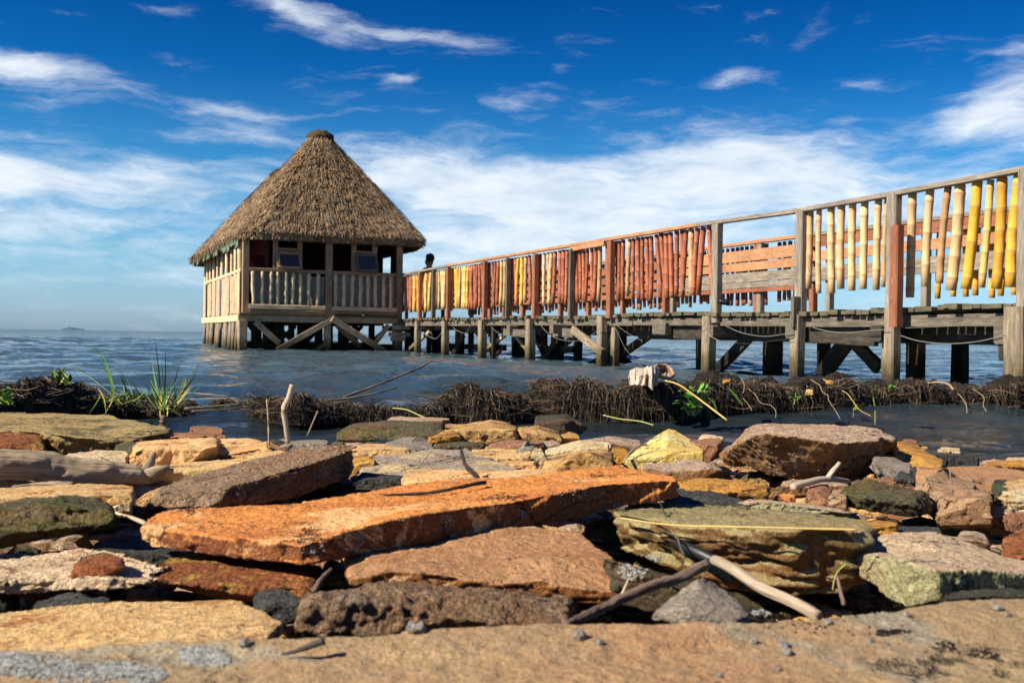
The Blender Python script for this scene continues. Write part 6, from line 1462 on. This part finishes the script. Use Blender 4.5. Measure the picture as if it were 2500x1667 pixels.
grass('grass clump with arching blades, left one on the left weed bank',
      [(262, 905, 200, 783, .06), (265, 905, 222, 790, .05), (255, 900, 160, 838, -.1), (260, 910, 240, 830, .05), (268, 915, 180, 850, -.12), (225, 895, 165, 940, .12), (230, 905, 205, 950, .15), (265, 905, 240, 952, .1, 1), (290, 910, 278, 850, .05), (300, 912, 276, 860, -.05), (305, 915, 292, 870, .04), (330, 920, 300, 870, -.05), (345, 925, 335, 872, .03),
       (238, 925, 195, 950, .2), (225, 892, 243, 945, .1, 1)] + many(44, 280, 925, 50, [(270, 895), (300, 900), (330, 905), (250, 900)]), 4.7, .0062)
grass('short green tuft growing on top of the left weed bank', many(60, 142, 880, 22, [(125, 862), (140, 858), (160, 866), (150, 864)], .2), 4.95, .010)
grass('green leafy tuft at the far left picture edge above the olive rock', many(70, 6, 925, 16, [(0, 895), (14, 905), (-12, 900), (24, 920)], .25), 4.2, .014)
def leafy(label, stems, d, leaf=.03, name='leafy_plant', group='green plants on the black bank'):
    b = stems[0][0]; base_ = P(b[0], b[1], d); t_ = thing(name, label, 'plant', base_, group); rs = random.Random(int(b[0])); qs = MB(); ql = MB()
    for pts_ in stems:
        ps_ = [P(x, y, d - .02 * i) for i, (x, y) in enumerate(pts_)]; qs.tube(ps_, [.004, .002], k=5)
        for k in range(7):
            t = .3 + .7 * k / 6; i = min(len(ps_) - 2, int(t * (len(ps_) - 1))); c = ps_[i].lerp(ps_[i + 1], t * (len(ps_) - 1) - i)
            a = rs.uniform(0, 6.28); dr = Vector((math.cos(a), math.sin(a) * .6 - .3, rs.uniform(.1, .7))).normalized(); L = leaf * rs.uniform(.7, 1.3)
            sd = dr.cross(Vector((0, 0, 1))).normalized()
            ql.blade([c, c + dr * L * .3, c + dr * L * .7 - Vector((0, 0, L * .05)), c + dr * L - Vector((0, 0, L * .18))], [L * .05, L * .4, L * .36, .001], sd)
    qs.build('stem', M_gst, t_); ql.build('leaves', M_leaf, t_)
leafy('bright leafy plant low on the bank just right of the white bag', [[fR(140, 420), fR(120, 330), fR(90, 260)], [fR(145, 420), fR(160, 300), fR(200, 235)], [fR(120, 420), fR(90, 380), fR(80, 330)], [fR(130, 400), fR(150, 340), fR(140, 240)], [fR(110, 410), fR(120, 370), fR(160, 360)], [fR(150, 400), fR(180, 320), fR(215, 260)]], 5.0, .055)
leafy('small three leaved plant in the middle of the black bank', [[fR(818, 345), fR(825, 310), fR(830, 268)], [fR(818, 345), fR(835, 300), fR(872, 282)]], 5.0, .05)
leafy('tiny green sprout near the top of the black bank, right', [[fR(1450, 262), fR(1450, 245), fR(1452, 232)], [fR(1450, 262), fR(1465, 248), fR(1475, 242)]], 5.1, .04)
leafy('thin green stem plant at the right end of the tan slanting root', [[fR(1358, 480), fR(1360, 380), fR(1345, 300), fR(1335, 255)], [fR(1215, 430), fR(1215, 380), fR(1240, 350)]], 5.1, .03)
g_ = MB()
for (pts_) in ([fR(150, 430), fR(230, 300), fR(320, 225)], [fR(160, 425), fR(240, 330), fR(330, 270)], [fR(470, 350), fR(420, 280), fR(370, 230)], [fR(155, 430), fR(190, 350), fR(215, 280)], [fR(300, 390), fR(280, 330), fR(240, 300)]):
    ps_ = [P(x, y, 4.95) for x, y in pts_]; g_.blade([ps_[0], ps_[0].lerp(ps_[1], .5), ps_[1], ps_[1].lerp(ps_[2], .5), ps_[2]], [.008, .012, .013, .010, .002], (1, .3, .4))
o = g_.build('reed_clump', M_grass, origin=tuple(P(*fR(150, 430), 4.95))); tag(o, 'long green reed blades rising beside the bright leafy plant', 'grass')

# ------------------------------------------------------------------ white cloth bag caught on the bank
M_cloth = plain('dirty_white_cloth', (178, 162, 144), .9, var=.1, scale=14); M_clothb = plain('brown_rimmed_cloth', (150, 124, 104), .9, var=.2, scale=14)
bc = P(1492, 866, 5.25); bag = thing('cloth_bag', 'crumpled dirty white cloth bag caught on top of the root bank', 'bag', bc)
def cloth(name, grid, seed, amp, mat, sol=.004):
    n_, m2_ = 40, 26; g = np.array([[P(x, y, d) for (x, y, d) in row] for row in grid])   # rows x cols control points
    R_, C_ = g.shape[:2]; V2 = []
    for i in range(m2_):
        fi = i / (m2_ - 1) * (R_ - 1); a_ = min(int(fi), R_ - 2); ti = fi - a_
        for j in range(n_):
            fj = j / (n_ - 1) * (C_ - 1); b_ = min(int(fj), C_ - 2); tj = fj - b_
            ti_ = ti * ti * (3 - 2 * ti); tj_ = tj * tj * (3 - 2 * tj)
            V2.append(g[a_, b_] * (1 - ti_) * (1 - tj_) + g[a_ + 1, b_] * ti_ * (1 - tj_) + g[a_, b_ + 1] * (1 - ti_) * tj_ + g[a_ + 1, b_ + 1] * ti_ * tj_)
    V2 = np.array(V2); jj = np.tile(np.arange(n_), m2_); ii = np.repeat(np.arange(m2_), n_); V2[:, 1] += np.sin(jj * .62 + ii * .16 + seed) * .014 * np.sin(ii / m2_ * 3) ; fs = [(i * n_ + j, i * n_ + j + 1, (i + 1) * n_ + j + 1, (i + 1) * n_ + j) for i in range(m2_ - 1) for j in range(n_ - 1)]
    me_ = bpy.data.meshes.new(name); me_.from_pydata(V2.tolist(), [], fs); me_.update(); no_ = get_no(me_)
    set_co(me_, V2 + no_ * (np.abs(fbm(V2 + fbm(V2, 10, 2, seed)[:, None] * .05, 16, 3, seed)) * amp + fbm(V2, 6, 2, seed + 2) * amp)[:, None])
    o = finish(name, me_, mat, bag); sd = o.modifiers.new('thick', 'SOLIDIFY'); sd.thickness = sol; return o
cloth('bag_side', [[(1447, 852, 5.3), (1462, 846, 5.3), (1478, 848, 5.3), (1490, 842, 5.3)], [(1443, 866, 5.1), (1460, 864, 5.05), (1480, 862, 5.05), (1494, 862, 5.1)], [(1448, 884, 5.08), (1462, 884, 5.0), (1478, 884, 5.0), (1492, 888, 5.05)]], 3, .009, M_cloth)
cloth('bag_fold', [[(1488, 846, 5.2), (1496, 841, 5.1), (1504, 842, 5.15), (1514, 846, 5.2)], [(1490, 862, 5.05), (1497, 860, 4.95), (1506, 860, 5.02), (1516, 858, 5.15)], [(1492, 890, 5.0), (1498, 894, 4.93), (1504, 884, 5.0), (1512, 868, 5.1)]], 8, .008, M_cloth)
cloth('bag_back', [[(1496, 843, 5.35), (1512, 838, 5.4), (1530, 840, 5.4), (1546, 856, 5.35)], [(1500, 852, 5.38), (1514, 850, 5.45), (1530, 852, 5.45), (1544, 864, 5.38)], [(1506, 862, 5.3), (1518, 864, 5.35), (1532, 866, 5.35), (1540, 870, 5.3)]], 12, .006, M_clothb)
lp_ = [P(x, y, d) for x, y, d in ((1498, 848, 5.2), (1510, 839, 5.3), (1528, 838, 5.35), (1543, 849, 5.3), (1548, 862, 5.2), (1537, 869, 5.15), (1520, 864, 5.12), (1506, 857, 5.12), (1498, 848, 5.2))]
q = MB(); q.tube(lp_, [.011, .009, .008, .010, .009, .010, .012, .010, .011], k=9, jit=.2); q.build('bag_mouth', M_clothb, bag, smooth=True)

# ------------------------------------------------------------------ grit, pebbles and crumbs on the foreground slab
M_peb = stone('pale_pebble', (186, 178, 166), (164, 156, 146), (206, 198, 186), 40, .3, fine=1.0, pits=.5, pits_scale=300)
PEB = []
def pebble(label, x, y, z, r, mat=None, name='pebble', flat=.8, grp='small pebbles on the foreground slab'):
    bm = bmesh.new(); bmesh.ops.create_icosphere(bm, subdivisions=4, radius=r)
    c = W(x, y, z)
    m2 = bpy.data.meshes.new(name); bm.to_mesh(m2); bm.free(); c2 = get_co(m2) * np.array([1.1, 1, flat]); n2 = get_no(m2); sd = int(x * 7 + y)
    f_, v_ = worley(c2, 1.2 / r, sd); c2 = c2 + n2 * (fbm(c2, 1.1 / r, 4, sd) * r * .45 + (v_ - .5) * r * .28)[:, None]
    set_co(m2, c2 + np.array(c)); o = finish(name, m2, mat or M_peb, origin=tuple(c)); tag(o, label, 'pebble', grp); return o
# real height of the foreground slab surface under each pebble
_dg = bpy.context.evaluated_depsgraph_get()
def surf(x, y, default=.24):
    r = ray(x * K, y * K).normalized(); ok, loc, nrm, idx, ob, mtx = SC.ray_cast(_dg, CAM + r * .1, r, distance=12)
    return loc if ok else W(x, y, default)
for (lab, x, y, r) in (('pale lumpy pebble at the back edge of the foreground slab, below the mud coated stone', 955, 1450, .0052), ('pale holed pebble on the foreground slab, left of the pyramid stone', 1333, 1466, .0042),
                       ('grey pebble right of the pyramid stone near the foreground slab edge', *fBR(1040, 992), .0026), ('pale pebble on the foreground slab below the pyramid stone, upper one', *fBR(552, 1118), .0026), ('pale pebble below the pyramid stone, middle one', *fBR(755, 1145), .0030),
                       ('flat pale pebble below the pyramid stone, lowest one', *fBR(775, 1198), .0034), ('pale pebble on the foreground slab below the lichen covered block', *fBR(1570, 938), .0022), ('pale pebble on the mossy streak at the right of the foreground slab', *fBR(2180, 898), .0032),
                       ('white pebble near the right edge of the foreground slab', *fBR(2240, 938), .0022), ('pale pebble sitting on the dark crumb patch, right', *fBR(1442, 1032), .0022), ('tiny pale pebble left of the dark specks, lower right', *fBR(1432, 1132), .0018),
                       ('tiny pale pebble beside the middle of the foreground slab, lower right', *fBR(1320, 1110), .0018), ('tiny pale pebble at the bottom right of centre', *fBR(705, 1298), .0019), ('tiny white pebble at the very bottom, right of centre', *fBR(318, 1348), .0018),
                       ('small pale pebble on the foreground slab left of the dark leaf', *fBL(1675, 1165), .0034), ('pale crumb on the foreground slab right of the holed pebble', *fBM(1820, 1125), .0022)):
    p = surf(x, y)
    q0 = pebble(lab, x, y, .24, r); q0.location = p + Vector((0, 0, r * .45))
o = stalk('dark curled dead leaf lying on the foreground slab, left of centre', [fBL(1925, 1222), fBL(2020, 1200), fBL(2120, 1165), fBL(2215, 1130)], [.60] * 4, (.0012, .0042), plain('dark_dead_leaf', (56, 46, 42), .7), 'dead_leaf', 'leaf', 9)
p = surf(700, 1490); o.location += Vector((0, 0, p.z + .004 - P(*fBL(2070, 1180), .60).z))
def crumbs(label, spots, n, r0, r1, mat, name='grit', seed=1):
    rs = random.Random(seed); q = MB(); ico = bmesh.new(); bmesh.ops.create_icosphere(ico, subdivisions=2, radius=1); vs_ = [v.co.copy() for v in ico.verts]; fs_ = [[v.index for v in f.verts] for f in ico.faces]; ico.free()
    for i in range(n):
        cx, cy, rx, ry = rs.choice(spots); t = rs.uniform(0, 6.28); k = rs.random() ** .7; x = cx + rx * k * math.cos(t); y = cy + ry * k * math.sin(t)
        if not (-40 < x < 2400 and 0 < y < 1620): continue
        c = surf(x, y); r = rs.uniform(r0, r1); b0_ = len(q.v); h = [rs.uniform(.7, 1.2) for _ in vs_]; rz = Matrix.Rotation(rs.uniform(0, 6.28), 3, 'Z')
        for v, hh in zip(vs_, h): q.v.append(c + rz @ Vector((v.x * 1.2, v.y, v.z * .8)) * r * hh)
        for f in fs_: q.f.append(tuple(b0_ + k2 for k2 in f)); q.uv.append(((0, 0),) * 3); q.m.append(0)
    o = q.build(name, mat, smooth=True); o['kind'] = 'stuff'; o['label'] = label; o['category'] = 'grit'; return o
M_lime = stone('grey_crust', (206, 204, 196), (184, 184, 178), (222, 220, 210), 60, .4, fine=1.0, pits=.4, pits_scale=400)
crumbs('crust of pale grey grit on the left of the foreground slab', [(60, 1530, 130, 26), (180, 1545, 130, 22), (270, 1535, 50, 16), (20, 1512, 60, 14), (330, 1548, 60, 20)], 3600, .0003, .0015, M_lime, seed=2)
crumbs('round patch of pale grey grit left of centre on the foreground slab', [(465, 1507, 50, 22), (450, 1500, 35, 16), (500, 1515, 30, 14)], 1500, .0003, .0014, M_lime, seed=3)
crumbs('dark crumbs of earth scattered on the right of the foreground slab', [(2035, 1453, 30, 8), (2170, 1485, 30, 14), (2260, 1500, 40, 14), (2050, 1450, 40, 6), (1900, 1430, 200, 30)], 300, .0003, .0013, M_peat, seed=4)
crumbs('fine sand grains scattered over the foreground slab', [(1200, 1500, 1250, 70), (600, 1500, 700, 60), (1800, 1480, 700, 70)], 700, .0002, .0008, M_peb, seed=5)
# barnacle-like crumbs along the broken front of the orange slab and the rocks behind
crumbs('grey crusty specks along the broken edge of the orange slab', [(720, 1260, 30, 22), (825, 1235, 12, 20), (1200, 1180, 12, 18), (1425, 1160, 18, 8), (1030, 1195, 20, 15), (1330, 1140, 60, 20), (900, 1220, 150, 30)], 340, .0004, .0014, M_lime, seed=6)
crumbs('gritty grey encrustation on the dark mossy sloping slab', [(1455, 1310, 36, 22), (1750, 1408, 26, 8), (1490, 1282, 34, 10)], 420, .0004, .0018, M_lime, seed=7)
# loose rubble lying in the gaps, down to the water line
def rubble(n, seed, ylo=.8, yr=3.5, rk=1.0):
    rs = random.Random(seed); q = MB(); ico = bmesh.new(); bmesh.ops.create_icosphere(ico, subdivisions=2, radius=1); vs_ = [v.co.copy() for v in ico.verts]; fs_ = [[v.index for v in f.verts] for f in ico.faces]; ico.free()
    for i in range(n):
        y = ylo + yr * rs.random() ** .8; x = rs.uniform(-.62, .62) * y * 1.1; z = float(ground_z(np.array([x]), np.array([y]))[0]); r = rs.uniform(.008, .034) * min(1.9, .5 + y * .42) * rk
        e = Matrix.Rotation(rs.uniform(0, 6.28), 3, 'Z') @ Matrix.Rotation(rs.uniform(-.5, .5), 3, 'X'); b0_ = len(q.v); mt = rs.choices((0, 1, 2, 3), (5, 3, 2, 1))[0]
        pl = [(Vector((rs.gauss(0, 1), rs.gauss(0, 1), rs.gauss(0, 1))).normalized(), rs.uniform(.45, .85)) for _ in range(6)]
        for v in vs_:
            w = Vector((v.x * 1.4, v.y, v.z * .6))
            for nn, dd in pl:
                k = w.dot(nn) - dd
                if k > 0: w -= nn * k
            q.v.append(Vector((x, y, z)) + e @ w * r)
        for f in fs_: q.f.append(tuple(b0_ + k2 for k2 in f)); q.uv.append(((0, 0),) * 3); q.m.append(mt)
    o = q.build('rubble', [MS['bigbrown'], MS['goldbrown'], MS['moss'], MS['tan']]); o['kind'] = 'stuff'; o['label'] = 'small dark broken stones filling the gaps between the rocks'; o['category'] = 'rubble'
rubble(2000, 9); rubble(1800, 21, .72, 1.0, .8)
